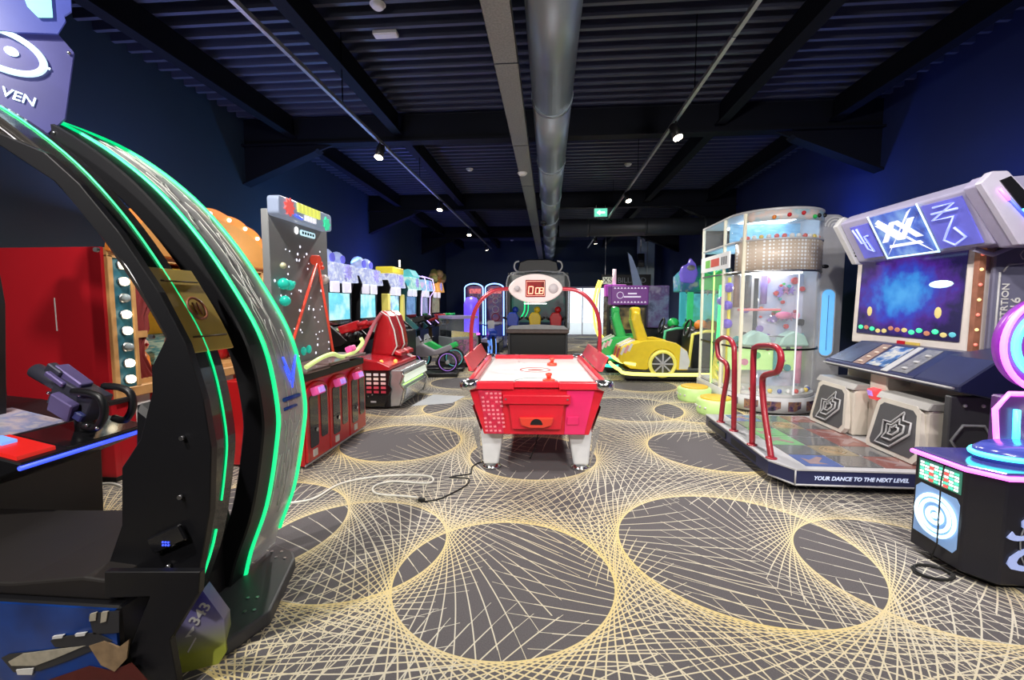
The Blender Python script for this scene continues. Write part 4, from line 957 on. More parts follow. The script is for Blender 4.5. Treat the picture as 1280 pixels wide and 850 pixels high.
for xx, m_ in ((-.72,BLUE), (-.08,YELLOW), (.52,RED)):
    b_ = G().prism([(xx-.15,.86),(xx+.15,.86),(xx+.18,1.12),(xx+.10,1.26),(xx-.10,1.26),(xx-.18,1.12)], 'y', -.05,.16).build('gun_body', m_, fc, .03, 2)
    G().ball((xx+.06,.14,1.33),.10,12).build('gun_sight', m_, b_); G().cyl((xx,.1,1.08),(xx,.42,1.15),.05,n=12).build('gun_barrel', DGREY, b_)
    for s in (-1,1): G().cyl((xx+s*.17,.02,1.05),(xx+s*.27,-.06,1.11),.035,n=8).build('gun_grip', BLACK, b_)
G().prism([(-.62,2.40),(.62,2.40),(.55,2.72),(.30,2.80),(-.30,2.80),(-.55,2.72)], 'y', .2,.7).build('crown', BLACK, fc, .03, 2)
for s in (-1, 1): G().tube(spline([(s*.40,.2,2.42),(s*.60,.16,2.44),(s*.69,.15,2.56),(s*.66,.15,2.70),(s*.55,.16,2.74)],5), .025, 8, taper=None).build('horn', WHITE, fc)
bx(fc, 'hood_plate', GLASS, -.80,.80,.02,.04,1.95,2.40)
# ---- yellow neon ride and shop sign near the glazed opening
yr = thing('hoop_ride', 'ride with yellow neon hoop and violet top near the glazed opening', 'arcade ride', (2.35, 14.6, 0))
hoop = spline([(-.75,0,2.25),(-.86,0,1.9),(-.92,0,1.4),(-.86,0,.8),(-.70,0,.42),(-.40,0,.30),(.9,0,.30)], 6)
G().tube(hoop, .04, 8).build('neon_hoop', N_YEL, yr); G().tube([(p[0]+.12,p[1]+.3,p[2]) for p in hoop], .03, 8).build('neon_hoop', N_YEL, yr)
bx(yr, 'platform', BLACK, -.7,.9,-.3,.9,0,.24,.02); bx(yr, 'lit_tread', N_YEL, -.65,.9,-.33,-.30,.16,.24)
bx(yr, 'violet_top', mat('violet_top',(.4,.04,.45),.3,emit=(.5,.05,.55),es=.4), -.55,.10,.0,.5,1.75,2.12,.03,2)
bx(yr, 'art_back', printed('ride_art',[(.05,.05,.08),(.25,.3,.4),(.12,.08,.15),(.5,.5,.55)],4), -.55,.30,.45,.50,.24,1.75)
G().prism([(-.05,.24),(.20,.24),(.30,.9),(.10,1.3),(.20,1.75),(-.05,1.75)], 'y', .1,.44).build('seat_shell', DGREY, yr, .03)
G().cyl((-.25,.2,2.12),(-.25,.2,2.62),.06,n=12).build('roof_beacon', mat('beacon_pink',(.7,.55,.6),.4,emit=(.8,.6,.65),es=.6), yr)
vs = thing('vending_tower', 'pale cyan lit tower behind the yellow neon hoop ride', 'vending machine', (2.45, 16.4, 0))
G().prism([(-.22,0),(.30,0),(.30,1.6),(.12,2.05),(-.10,2.05),(-.30,1.6),(-.30,.7),(-.22,.6)], 'y', 0,.5).build('tower_body', mat('tower_cyan',(.5,.75,.8),.3,emit=(.5,.8,.85),es=.7), vs, .03)
bx(vs, 'coin_slot', BLACK, -.05,.12,-.01,.02,.55,.8); bx(vs, 'tower_cap', WHITE, -.35,.30,-.05,.5,2.05,2.2,.02)
ss = thing('shop_sign', 'long black hanging sign with pale lettering near the pale pillar', 'sign', (3.05, 18.4, 2.22))
bx(ss, 'sign_board', BLACK, -.95,1.0,0,.08,0,.46,.01); bx(ss, 'badge', mat('badge_pale',(.55,.55,.45),.4,emit=(.7,.7,.55),es=.5), -.90,-.50,-.01,0,.08,.36)
text(ss, 'badge_letters', 'XS', (-.70,-.015,.22), (R(90),0,0), .3, BLACK, .002)
text(ss, 'sign_letters', 'BILLARD', (.25,-.005,.22), (R(90),0,0), .30, mat('sign_letter_grey',(.30,.32,.34),.5), .004)
for s in (-.8,.85): bx(ss, 'hanger_rod', STEEL, s-.01,s+.01,.03,.05,.46,2.2)
fl = thing('feather_flag', 'tall pale blue feather flag behind the racing cabinet', 'flag', (2.45, 13.2, 0))
G().cyl((0,0,0),(0,0,.05),.22,n=18).build('flag_base', BLACK, fl); G().cyl((.30,0,.05),(-.22,0,2.98),.012,n=8).build('flag_pole', STEEL, fl)
G().prism([(-.22,2.98),(-.10,2.86),(.05,2.5),(.28,1.85),(.34,1.2),(.18,1.0),(.02,1.6),(-.12,2.4)], 'y', -.006,.006).build('flag_cloth', mat('flag_cloth',(.35,.45,.68),.7,noise=.3,scale=2), fl)
sk = thing('wall_speaker', 'small black loudspeaker hanging beside the pale pillar', 'loudspeaker', (3.45, 17.5, 2.9))
bx(sk, 'speaker_box', BLACK, -.13,.13,-.1,.12,0,.5,.02); G().cyl((0,-.1,.17),(0,-.11,.17),.09,n=16).build('woofer', DGREY, sk); bx(sk, 'speaker_bracket', STEEL, -.02,.02,0,.03,.5,1.5)

# ---- racing cabinet with violet marquee (faces the camera end)
rc = thing('racing_cabinet', 'wide dark racing cabinet with violet marquee of chevrons', 'arcade game', (2.28, 11.6, 0))
bx(rc, 'cabinet', BLACK, -.72,.72,.12,.7,0,1.45,.02)
mq_ = bx(rc, 'marquee', mat('chevron_violet',(.10,.02,.13),.35,emit=(.16,.03,.22),es=.6), -.72,.20,-.12,.5,1.48,1.96,.02)
for zz in (1.55, 1.90):
    for k in range(10): G().prism([(-.66+k*.083,zz-.018),(-.60+k*.083,zz-.018),(-.63+k*.083,zz+.022)], 'y', -.13,-.12).build('chevron', mat('chev_pale',(.7,.6,.75),.4,emit=(.8,.7,.9),es=.6), mq_)
for zz, w_ in ((1.76,.22),(1.68,.42)): bx(mq_, 'marquee_word', mat('chev_pale'), -.20-w_/2,-.20+w_/2,-.13,-.12,zz-.018,zz+.018)
G().tube([(-.50+.08*math.cos(2*PI*i/16),-.125,1.72+.08*math.sin(2*PI*i/16)) for i in range(16)], .008,5,True).build('marquee_ring', mat('chev_pale'), mq_)
bx(rc, 'side_art', printed('storm_art',[(.03,.03,.10),(.2,.22,.4),(.12,.05,.2),(.35,.3,.45)],3), .20,.72,-.10,.12,.9,1.96,.03,2)
bx(rc, 'screen', screen('race_screen',[(.02,.015,.01),(.18,.12,.04),(.4,.3,.08)],4,.7), -.68,.15,.09,.12,.85,1.40)
# ---- green dragon game
dg = thing('dragon_game', 'green and violet dragon game with tall tinted columns beside the ball machine', 'arcade game', (3.62, 10.85, 0))
bx(dg, 'base', mat('dragon_green',(.03,.28,.10),.35), -.55,.55,0,.8,0,.75,.03,2); bx(dg, 'lit_plinth', N_LIME, -.57,.57,-.03,0,.02,.10)
for xx, m_ in ((-.48,mat('col_teal',(.05,.35,.4),.2,emit=(.06,.45,.5),es=.5)),(-.30,mat('col_green',(.05,.5,.15),.2,emit=(.06,.6,.2),es=.6)),(.45,mat('col_green'))): bx(dg, 'light_column', m_, xx-.06,xx+.06,.0,.12,.75,1.85,.01)
bx(dg, 'screen', screen('dragon_screen',[(.05,.2,.3),(.1,.5,.5),(.05,.35,.15)],3,.9), -.40,.40,.25,.28,.85,1.75)
hd = G().prism([(-.58,1.78),(.55,1.78),(.58,2.30),(.20,2.42),(-.40,2.36),(-.60,2.15)], 'y', -.10,.5).build('header', printed('header_teal',[(.02,.15,.12),(.05,.45,.35),(.1,.3,.6),(.6,.7,.6)],6), dg, .03, 2)
G().prism([(-.58,2.0),(-.30,1.98),(-.22,2.2),(-.28,2.42),(-.40,2.56),(-.44,2.42),(-.58,2.36),(-.62,2.2)], 'y', -.22,-.06).build('violet_helmet', mat('helmet_violet',(.15,.10,.55),.25,emit=(.2,.15,.7),es=.4), hd, .04, 2); G().ball((-.40,-.26,2.32),.08,12,(1.2,.6,.8)).build('helmet_visor', LGREY, hd)
G().prism([(-.15,1.82),(.40,1.80),(.48,2.1),(.25,2.28),(.10,2.15),(-.05,2.22),(-.18,2.05)], 'y', -.22,-.10).build('dragon_head', mat('dragon_lime',(.08,.6,.12),.3,emit=(.08,.7,.15),es=.35), hd, .03, 2)
for xx in (-.02,.15,.32): G().prism([(xx,1.82),(xx+.07,1.82),(xx+.03,1.70)], 'y', -.20,-.14).build('dragon_tooth', WHITE, hd)
for k in range(4): bx(hd, 'header_letter', N_WHITE, -.05+k*.12, .04+k*.12, -.13,-.10, 2.24+.02*k, 2.33+.02*k)
for xx, m_ in ((-.35,GREEN),(.15,ORANGE)):
    gn = G().ball((xx,-.12,.98),.16,14,(1,1,.9)).build('gun_shell', m_, dg); G().tube([(xx,-.12,.85),(xx,.05,.70)],.03,8).build('gun_arm', BLACK, gn); G().cyl((xx,-.02,1.02),(xx+.02,.20,1.10),.06,n=10).build('gun_muzzle', BLACK, gn)

# ---- car rides: face the right-hand wall
def car(x, y, label, body, trim, glow):
    h = thing('car_ride', label, 'arcade ride', (x, y, 0), 0, 'car rides beside the ball machine')
    # lit bumper skirt and base
    bx(h, 'base', BLACK, -.55,1.15,-.42,.42,.04,.24,.03,2)
    G().tube(spline([(1.15,-.46,.16),(-.40,-.46,.16),(-.66,-.40,.24),(-.74,-.20,.28),(-.74,.30,.28)],5), .035, 8).build('skirt_light', glow, h)
    G().tube(spline([(-.35,-.45,.34),(-.60,-.40,.38),(-.70,-.22,.42),(-.70,.28,.42)],5), .03, 8).build('skirt_light', glow, h)
    sd = [(-.66,.40),(-.63,.60),(-.45,.72),(-.20,.80),(.15,.82),(.40,.76),(.60,.62),(.66,.40),(.62,.24),(.44,.24)]+[(.15+.27*math.cos(R(t)),.36+.29*math.sin(R(t))) for t in range(-20,201,20)]+[(-.16,.24),(-.45,.26)]
    for s in (-1, 1): 
        y0, y1 = (-.44,-.38) if s < 0 else (.38,.44)
        G().prism(sd, 'y', y0, y1).build('body_side', body, h, .015, 2)
        wh = G().lathe([(.205,.02),(.205,.085),(.24,.09),(.265,.07),(.265,.02),(.24,0),(.205,.02)], n=28, cap=False).build('tyre_rim', trim, h, loc=(.15, -.395 if s < 0 else .485, .36), rot=(R(90),0,0))
        G().lathe([(.0,.035),(.21,.035),(.21,.02)], n=24).build('wheel_disc', DGREY, wh)
        g = G()
        for k in range(8):
            a = 2*PI*k/8
            G().obox((.11*math.cos(a),.11*math.sin(a),.075),(.18,.028,.02),(0,0,a)).build('spoke', LGREY, wh)
        G().lathe([(0,.10),(.04,.09),(.045,.06)], n=12).build('hub_cap', LGREY, wh)
    G().prism([(-.68,.40),(-.62,.66),(-.34,.80),(-.20,.78),(-.20,.40)], 'y', -.38,.38).build('rear_body', body, h, .03, 2)
    for k in range(2):
        G().obox((-.48,-.20+k*.38,.738),(.30,.15,.02),(0,R(-26.5),0)).build('racing_stripe', WHITE, h)
        G().obox((-.655,-.20+k*.38,.54),(.02,.17,.20),(0,R(13),0)).build('tail_panel', mat('tail_maroon',(.45,.05,.06),.35), h)
    # seat
    G().prism([(-.22,.55),(.30,.50),(.32,.60),(-.02,.66),(-.20,1.16),(-.24,1.34),(-.36,1.36),(-.40,1.18)], 'y', -.24,.20).build('seat', body, h, .05, 3)
    G().prism(rrect(-.40,-.22,1.16,1.44,.06), 'y', -.15,.11).build('headrest', body, h, .03, 2)
    # dash, wheel, pedestal
    G().prism([(.72,.24),(1.12,.24),(1.12,1.0),(.90,1.05),(.72,.86)], 'y', -.36,.36).build('dash', BLACK, h, .02)
    G().tube([(.72+.05*math.sin(2*PI*i/20)*.9, -.02+.16*math.cos(2*PI*i/20), 1.02+.16*math.sin(2*PI*i/20)) for i in range(20)], .022, 8, True).build('steering_wheel', BLACK, h)
    G().cyl((.72,-.02,1.02),(.95,-.02,.92),.03,n=10).build('steering_column', STEEL, h)
    G().tube([(.66,-.36,.30),(.72,-.36,.92),(.95,-.36,.98),(1.12,-.36,.98)], .03, 8).build('grab_rail', trim, h)
    G().ball((.95,-.1,1.08),.13,12,(1,1,.9)).build('control_shell', ORANGE if body is YELLOWC else GREEN, h)
    for s in (-.445, .445): G().prism([(.46,.26),(.62,.26),(.66,.40),(.60,.60),(.48,.69)], 'y', s-.004, s+.004).build('fender_panel', WHITE, h)
    for k in range(3): G().obox((-.60+k*.07,-.442,.60+k*.035),(.045,.012,.16),(0,R(24),0)).build('corner_stripe', (WHITE, mat('stripe_pink',(.75,.35,.40),.4), WHITE)[k], h)
    bx(h, 'floor_pan', STEEL, .40,1.12,-.40,.36,.24,.27)
    return h
YELLOWC = mat('car_yellow', (.85,.62,.03), .25, coat=.4)
car(2.02, 9.15, 'yellow car ride with spoked wheel and racing stripes, in front of the green one', YELLOWC, mat('rim_yellow',(.8,.7,.12),.3,emit=(.8,.75,.15),es=.3), mat('skirt_yellow',(.8,.75,.2),.3,emit=(.85,.8,.2),es=1.6))
car(1.78, 10.22, 'green car ride with racing stripes, behind the yellow one', mat('car_green',(.04,.5,.12),.25,coat=.4), mat('rim_green',(.1,.6,.3),.3), mat('skirt_teal',(.05,.6,.45),.3,emit=(.05,.65,.5),es=1.4))
# ================================================================== tall ball machine (oval glass tower)
bmx = Vector((3.2, 6.85, 0))
bt = thing('ball_tower_game', 'tall oval glass ball machine with perforated band, white base and grey end slab', 'arcade game', tuple(bmx))
CX, CY, RR, YBK = 3.2, 6.82, .60, 7.95
def stadium(r, yb=YBK, n=22):
    pts = [(CX-r, yb)]
    for i in range(n+1):
        a = PI+PI*i/n; pts.append((CX+r*math.cos(a), CY+r*math.sin(a)))
    return pts+[(CX+r, yb)]
def btp(g, name, m, parent=None, bev=0., seg=1):
    g.v = [v-bmx for v in g.v]; return g.build(name, m, parent or bt, bev, seg)
def wall(r, z0, z1, th=.01, i0=0, i1=None, yb=YBK):
    """upright strip along the oval"""
    P_ = stadium(r, yb)[i0:i1]; Q = stadium(r-th, yb)[i0:i1]; g = G(); n = len(P_)
    g.v = [Vector((x,y,z0)) for x,y in P_]+[Vector((x,y,z1)) for x,y in P_]+[Vector((x,y,z0)) for x,y in Q]+[Vector((x,y,z1)) for x,y in Q]
    for i in range(n-1):
        g.f += [(i,i+1,n+i+1,n+i),(2*n+i+1,2*n+i,3*n+i,3*n+i+1),(n+i,n+i+1,3*n+i+1,3*n+i),(i+1,i,2*n+i,2*n+i+1)]; g.sm += [True,True,False,False]
    g.f += [(0,n,3*n,2*n),(n-1,3*n-1,4*n-1,2*n-1)]; g.sm += [False]*2
    return g
BWH = mat('machine_white', (.62,.62,.64), .35); BGR = mat('machine_grey', (.40,.40,.42), .45)
# dotted metal: bright holes
def perforated():
    m = bpy.data.materials.new('perforated_band'); m.use_nodes = True; nt = m.node_tree; b = nt.nodes['Principled BSDF']
    tc = nt.nodes.new('ShaderNodeTexCoord'); vo = nt.nodes.new('ShaderNodeTexVoronoi'); vo.inputs['Scale'].default_value = 21; vo.inputs['Randomness'].default_value = 0
    nt.links.new(tc.outputs['Object'], vo.inputs['Vector'])
    lt = nt.nodes.new('ShaderNodeMath'); lt.operation = 'LESS_THAN'; lt.inputs[1].default_value = .36; nt.links.new(vo.outputs['Distance'], lt.inputs[0])
    mx = nt.nodes.new('ShaderNodeMix'); mx.data_type = 'RGBA'; mx.inputs['A'].default_value = (.55,.46,.38,1); mx.inputs['B'].default_value = (.85,.88,.92,1)
    nt.links.new(lt.outputs[0], mx.inputs['Factor']); nt.links.new(mx.outputs['Result'], b.inputs['Base Color']); b.inputs['Roughness'].default_value = .4
    return m
PERF = perforated()
base = btp(wall(RR+.03, .03, .24, .03), 'base_ring', BWH); btp(G().prism(stadium(RR-.04), 'z', .0, .20), 'base_core', BLACK)
SPm = stadium(RR+.034)
for i in (3, 6, 9, 12, 15, 18):
    q = [SPm[i], SPm[i+1], SPm[i+2]]
    zs = ((.06,.20),(.06,.20),(.06,.20)); g = G()
    g.add([(q[0][0],q[0][1],.19),(q[1][0],q[1][1],.19),(q[2][0],q[2][1],.19),(q[2][0],q[2][1],.10),(q[1][0],q[1][1],.06),(q[0][0],q[0][1],.06)], [(0,1,4,5),(1,2,3,4)])
    btp(g, 'base_window', printed('base_window_print',[(.02,.02,.03),(.10,.06,.14),(.35,.18,.10),(.03,.03,.08)],12,.15), base)
btp(G().prism(stadium(RR-.02), 'z', .24, .28), 'lower_floor', WHITE)
glass = btp(wall(RR, .28, 1.95, .008), 'glass_wall', GLASS)
btp(wall(RR+.006, .88, .905, .012), 'black_ring', BLACK, glass)
band_ = btp(wall(RR+.005, 1.95, 2.36, .02, 3, 23), 'perforated_band', PERF)
btp(wall(RR+.012, 1.93, 1.955, .02), 'band_trim', STEEL); btp(wall(RR+.012, 2.35, 2.375, .02), 'band_trim', LGREY)
btp(wall(RR, 2.375, 2.73, .008), 'top_glass', GLASS); btp(G().prism(stadium(RR+.01), 'z', 2.73, 2.765), 'roof', LGREY, None, .008)
btp(wall(RR+.004, 2.60, 2.73, .004, 5, 20), 'top_print', printed('top_print',[(.55,.65,.7),(.75,.6,.55),(.35,.55,.65),(.7,.75,.75)],5), None)
for k, (i, c_) in enumerate(((9,ORANGE),(11,RED),(13,RED),(15,GREEN),(16,BLACK),(18,BLACK))):
    x_, y_ = stadium(RR+.012)[i]; btp(G().ball((x_,y_,2.64+.02*(k % 3)), .028, 10), 'print_dot', c_)
btp(G().prism(stadium(RR-.03), 'z', 2.34, 2.37), 'upper_floor', mat('upper_floor_blue',(.35,.55,.72),.3))
btp(G().box(CX-.3,CX+.3,CY-.2,CY+.9,2.70,2.73), 'top_lamp', mat('cool_lamp',(.8,.9,1),.4,emit=(.8,.9,1),es=5.))
btp(G().box(CX-.3,CX+.3,CY-.25,CY+.9,1.925,1.95), 'inner_lamp', mat('cool_lamp'))
# blue inner panels behind the top glass
btp(G().box(CX-.5,CX+.5,CY+.25,CY+.27,2.375,2.69), 'sky_panel', printed('sky_panel',[(.12,.35,.55),(.3,.6,.78),(.15,.4,.6),(.55,.75,.85)],2.5,stretch=(1,1,4)))
# inner back wall with prints
bw = btp(G().box(CX-.10,CX+.56,CY+.12,CY+.15,.28,1.93), 'inner_wall', printed('lavender_wall',[(.45,.45,.68),(.60,.58,.72),(.42,.50,.70),(.66,.64,.74)],2.2))
btp(G().box(CX-.56,CX-.10,CY+.30,CY+.33,.28,1.93), 'inner_wall', mat('warm_inner',(.55,.50,.45),.5,noise=.3,scale=5))
btp(G().box(CX-.52,CX+.54,CY+.09,CY+.12,.52,.86), 'lime_panel', mat('lime_panel',(.50,.75,.28),.4,emit=(.45,.75,.22),es=.6))
rs = random.Random(21)
for k in range(44):
    x_ = CX+rs.uniform(-.45,.52); z_ = rs.uniform(.55,1.85); r_ = rs.choice((.018,.025,.035,.05))
    btp(G().cyl((x_,CY+.085,z_),(x_,CY+.05,z_), r_, n=14), 'target_disc', rs.choice((BLACK,TEAL,RED,mat('violet_ink',(.25,.15,.5),.4),GREEN,mat('violet_ink'),ORANGE,mat('rose_ink',(.75,.25,.40),.4))))
for k in range(6):
    x_ = CX+.18+.07*(k % 3); z_ = 1.32+.38*(k//3)
    star(x_-bmx.x, z_, .075, .030, 6, CY+.06-bmx.y, CY+.08-bmx.y, mat('violet_ink') if k % 2 else mat('plum_ink',(.45,.15,.3),.4), 'splash_print', bt)
btp(G().box(CX-.48,CX+.12,CY-.10,CY-.06,1.40,1.435), 'red_bar', mat('coral_bar',(.85,.20,.20),.4), None, .008); btp(G().ball((CX+.14,CY-.12,1.34),.09,14,(1.3,.6,.6)), 'pink_cup', mat('pink_cup',(.85,.18,.40),.35))
btp(G().cyl((CX-.2,CY-.1,1.05),(CX+.35,CY-.1,1.02),.012,n=8), 'inner_rail', STEEL)
for s, sx in ((-.20,1),(.30,1)): btp(G().prism([(CX+s-.20,.90),(CX+s+.22,.90),(CX+s+.16,1.05),(CX+s,1.12),(CX+s-.14,1.04)], 'y', CY-.12,CY+.08), 'mint_hill', mat('mint',(.45,.72,.62),.5), None, .02)
for x_, z0, z1, m_ in ((CX-.48,1.45,1.92,mat('brown_pipe',(.28,.16,.12),.5)),(CX-.32,1.45,1.92,DGREY),(CX-.10,1.5,1.9,mat('violet_ink')),(CX+.42,.35,.95,mat('rose_ink')),(CX+.12,.45,.85,TEAL)): btp(G().cyl((x_,CY-.02,z0),(x_,CY-.02,z1),.045,n=14), 'feed_pipe', m_)
# corner posts, side header and slides
for x_, y_ in ((2.68,6.50),(2.60,6.98),(2.60,7.90)): btp(G().box(x_-.018,x_+.018,y_-.018,y_+.018,.24,2.73), 'post', mat('post_cream',(.78,.74,.60),.4,emit=(.7,.7,.45),es=.15))
btp(G().box(2.59,2.605,7.35,7.38,.24,2.05), 'lime_post', N_LIME); btp(G().box(3.26,3.275,6.205,6.215,.28,1.93), 'white_post', mat('post_white',(.85,.88,.92),.3,emit=(.8,.85,.95),es=.4))
hdp = btp(G().box(2.575,2.60,6.75,7.92,2.02,2.26), 'side_header', mat('header_white',(.72,.72,.72),.4,emit=(.8,.8,.8),es=.3))
btp(G().box(2.57,2.575,7.5,7.7,2.08,2.20), 'green_word', mat('word_green',(.25,.65,.15),.4), hdp); btp(G().box(2.57,2.575,7.12,7.46,2.08,2.20), 'red_word', mat('word_red',(.75,.15,.12),.4), hdp)
for k in range(3): btp(G().box(2.57,2.575,6.82+k*.08,6.87+k*.08,2.08,2.20), 'grey_letter', GREY, hdp)
for z_, r_ in ((.62,.19),(.50,.22),(.40,.25)): btp(G().tube([(2.72, 7.35+r_*math.cos(2*PI*i/24), z_+r_*math.sin(2*PI*i/24)*.9) for i in range(24)], .028, 8, True), 'yellow_slide', mat('slide_yellow',(.85,.72,.05),.3,emit=(.8,.7,.05),es=.2))
btp(G().tube([(2.74,7.6,.3),(2.74,7.5,1.0),(2.74,7.45,1.8)], .03, 8), 'green_pole', N_GREEN); btp(G().tube([(2.74,7.15,.3),(2.74,7.1,1.1),(2.74,7.12,1.9)], .025, 8), 'yellow_pole', mat('slide_yellow'))
for z_, y_ in ((1.75,7.08),(1.48,7.12),(1.55,7.35),(1.2,7.1)): btp(G().ball((2.72,y_,z_),.075,12), 'violet_bell', mat('bell_violet',(.18,.10,.60),.3,emit=(.2,.1,.7),es=.25))
# grey end slab with blue slot window
def slab_poly(): return [(3.72,0),(4.08,0),(4.08,2.58)]+[(3.93+.15*math.cos(R(t)),2.58+.15*math.sin(R(t))) for t in range(15,91,15)]+[(3.72,2.73)]
sl = btp(G().prism(slab_poly(), 'y', 6.62, 8.0), 'end_slab', BGR, None, .01)
ws = btp(G().prism(rrect(3.79,3.96,.78,1.70,.08), 'y', 6.60, 6.62), 'blue_slot', mat('slot_blue',(.15,.45,.8),.2,emit=(.15,.5,.95),es=.75), sl)
btp(G().tube([(x_,6.60,z_) for x_, z_ in rrect(3.78,3.97,.77,1.71,.09)], .008, 6, True), 'slot_frame', LGREY, sl); btp(G().box(3.875,3.88,6.595,6.60,.85,1.62), 'slot_rod', mat('slot_rod',(.05,.15,.35),.3), sl)
btp(G().ball((3.82,6.615,2.02),.035,10,(1.4,.5,.8)), 'cable_gland', BLACK, sl); btp(G().box(3.74,3.77,6.61,6.62,1.76,1.86), 'white_tag', LGREY, sl)
for r_ in (.05,.09,.13): btp(G().tube([(3.92+r_*math.cos(R(t)),6.612,2.56+r_*math.sin(R(t))) for t in range(0,181,20)], .010, 5), 'signal_arc', WHITE, sl)
# lime play pads in front of the glass
for x_, y_, lb in ((2.30,6.30,'round lime play pad with amber top beside the dance platform'),(2.28,7.15,'round lime play pad with amber top beside the yellow car ride')):
    h = thing('play_pad', lb, 'play pad', (x_, y_, 0))
    G().lathe([(.23,0),(.245,.03),(.25,.18),(.23,.205)], n=28).build('pad_body', mat('pad_lime',(.50,.70,.28),.35,emit=(.45,.7,.2),es=.35), h); G().lathe([(.20,.205),(.20,.225),(.17,.235),(0,.236)], n=28).build('pad_top', mat('pad_amber',(.75,.45,.05),.4,emit=(.8,.45,.05),es=.2), h)
    for k in range(5): G().ball((.249*math.cos(PI+k*.35-.7),.249*math.sin(PI+k*.35-.7),.10),.018,8).build('pad_stud', WHITE, h)
# loose balls lying inside
bc = [mat('ball_red',(.75,.08,.06),.3), mat('ball_white',(.8,.78,.75),.3), mat('ball_yellow',(.85,.6,.08),.3), mat('ball_blue',(.06,.12,.5),.3)]
bn = ['red','white','yellow','blue']
bme = [None]*4
def put_ball(x, y, z, k, where):
    if bme[k] is None: o = G().ball((0,0,.032), .032, 12).build('play_ball', bc[k]); bme[k] = o
    else: o = bme[k].copy(); COL.objects.link(o)
    o.location = (x, y, z); tag(o, 'small %s plastic ball lying on the %s of the ball machine' % (bn[k], where), 'ball', '%s balls on the %s of the ball machine' % (bn[k], where))
for k in range(16):
    a = PI*1.12+PI*.80*k/15; rr = RR-.06-.075*(k % 2)*0
    put_ball(CX+rr*math.cos(a), CY+rr*math.sin(a), 2.37, (1,0,1,2,1,0,0,1)[k % 8], 'top floor')
for k in range(12):
    a = PI*1.1+PI*.8*k/11; rr = RR-.09
    put_ball(CX+rr*math.cos(a), CY+rr*math.sin(a), .28, (3,1,0,1,2)[k % 5], 'lower floor')

# ================================================================== dance machine
D0 = Vector((3.0, 4.5, 0))
dm = thing('dance_machine', 'two-player dance machine with red hook bars, lit pads, large screen and slanted marquee', 'arcade game', tuple(D0))
def dp(g, name, m, parent=None, bev=0., seg=1):
    g.v = [v-D0 for v in g.v]; return g.build(name, m, parent or dm, bev, seg)
CREAM = mat('dance_cream', (.62,.57,.50), .4); BLUELIT = mat('dance_bluelit', (.36,.34,.50), .4); NAVY = mat('dance_navy', (.02,.025,.09), .35)  # the lavender has blue light mixed into its colour
pl_ = [(1.86,5.38),(1.84,3.82),(1.95,3.62),(3.12,3.62),(3.12,5.38)]
plat = dp(G().prism(pl_, 'z', .07, .19), 'platform', NAVY, None, .004)
dp(G().prism([(1.855,5.385),(1.835,3.818),(1.947,3.612),(3.125,3.612),(3.125,5.385)], 'z', .19, .202), 'deck_edge', LGREY, plat)
dp(G().tube([(1.84,3.82,.075),(1.95,3.615,.075),(3.12,3.615,.075)], .008, 5), 'edge_line', LGREY, plat); dp(G().tube([(1.95,3.615,.075),(1.95,3.615,.19)], .007, 5), 'edge_line', LGREY, plat)
for y0, y1 in ((4.75,5.25),(4.05,4.6)): dp(G().box(1.842,1.858,y0,y1,.095,.155), 'side_vent', BLACK, plat)
PADS = {'b': mat('pad_blue',(.07,.10,.26),.12,emit=(.06,.13,.40),es=.2), 'r': mat('pad_red',(.24,.10,.09),.12), 'y': mat('pad_yellow',(.26,.22,.15),.12), 's': mat('pad_steel',(.20,.20,.21),.12,.4), 'g': mat('pad_green_reflection',(.14,.30,.15),.12,emit=(.2,.5,.16),es=.2)}
for pi_, yb_ in enumerate((3.68, 4.52)):
    for i in range(3):
        for j in range(3):
            x0 = 2.06+i*.30; y0 = yb_+j*.275
            k = 'y' if (i, j) == (1, 1) else ('b' if i == 0 and j != 1 else 'r' if i == 2 and j != 1 else 's')
            if pi_ == 0 and (i, j) == (0, 2): k = 'g'  # green pads paint in the reflection of the ball machine
            if pi_ == 1 and (i, j) == (0, 0): k = 'g'
            pn = dp(G().box(x0+.006,x0+.294,y0+.006,y0+.269,.200,.209), 'dance_pad', PADS[k], plat, .002)
            cx, cy = x0+.15, y0+.1375
            if k in 'brg':
                sx = 1 if i == 2 else -1; sy = 1 if j == 2 else -1
                dp(G().prism([(cx+sx*.09,cy+sy*.09),(cx+sx*.09,cy-sy*.05),(cx+sx*.05,cy-sy*.0),(cx-sx*.06,cy-sy*.09),(cx-sx*.09,cy-sy*.06),(cx+sx*.0,cy+sy*.05),(cx-sx*.05,cy+sy*.09)], 'z', .209, .2105), 'arrow', mat('arrow_pale',(.30,.20,.20),.2), pn) if True else None
            if k == 'y':
                for r_ in (.04,.07,.10): dp(G().tube([(cx+r_*math.cos(PI*t/4+PI/8),cy+r_*math.sin(PI*t/4+PI/8),.2095) for t in range(8)], .005, 4, True), 'centre_mark', mat('mark_brown',(.35,.25,.15),.4), pn)
for x_, y_ in ((1.98,3.75),(2.0,5.25),(3.0,3.75),(3.0,5.25)): dp(G().cyl((x_-.02,y_,.035),(x_+.02,y_,.035),.035,n=14), 'caster', RUBBER); 
text(plat, 'slogan', 'YOUR DANCE TO THE NEXT LEVEL', tuple(Vector((2.44,3.617,.13))-D0), (R(90),0,0), .044, mat('slogan_pale',(.65,.72,.9),.4,emit=(.5,.6,.9),es=.4), .001, .25, .0012)
BAR = mat('bar_red', (.36,.02,.035), .3, coat=.3)
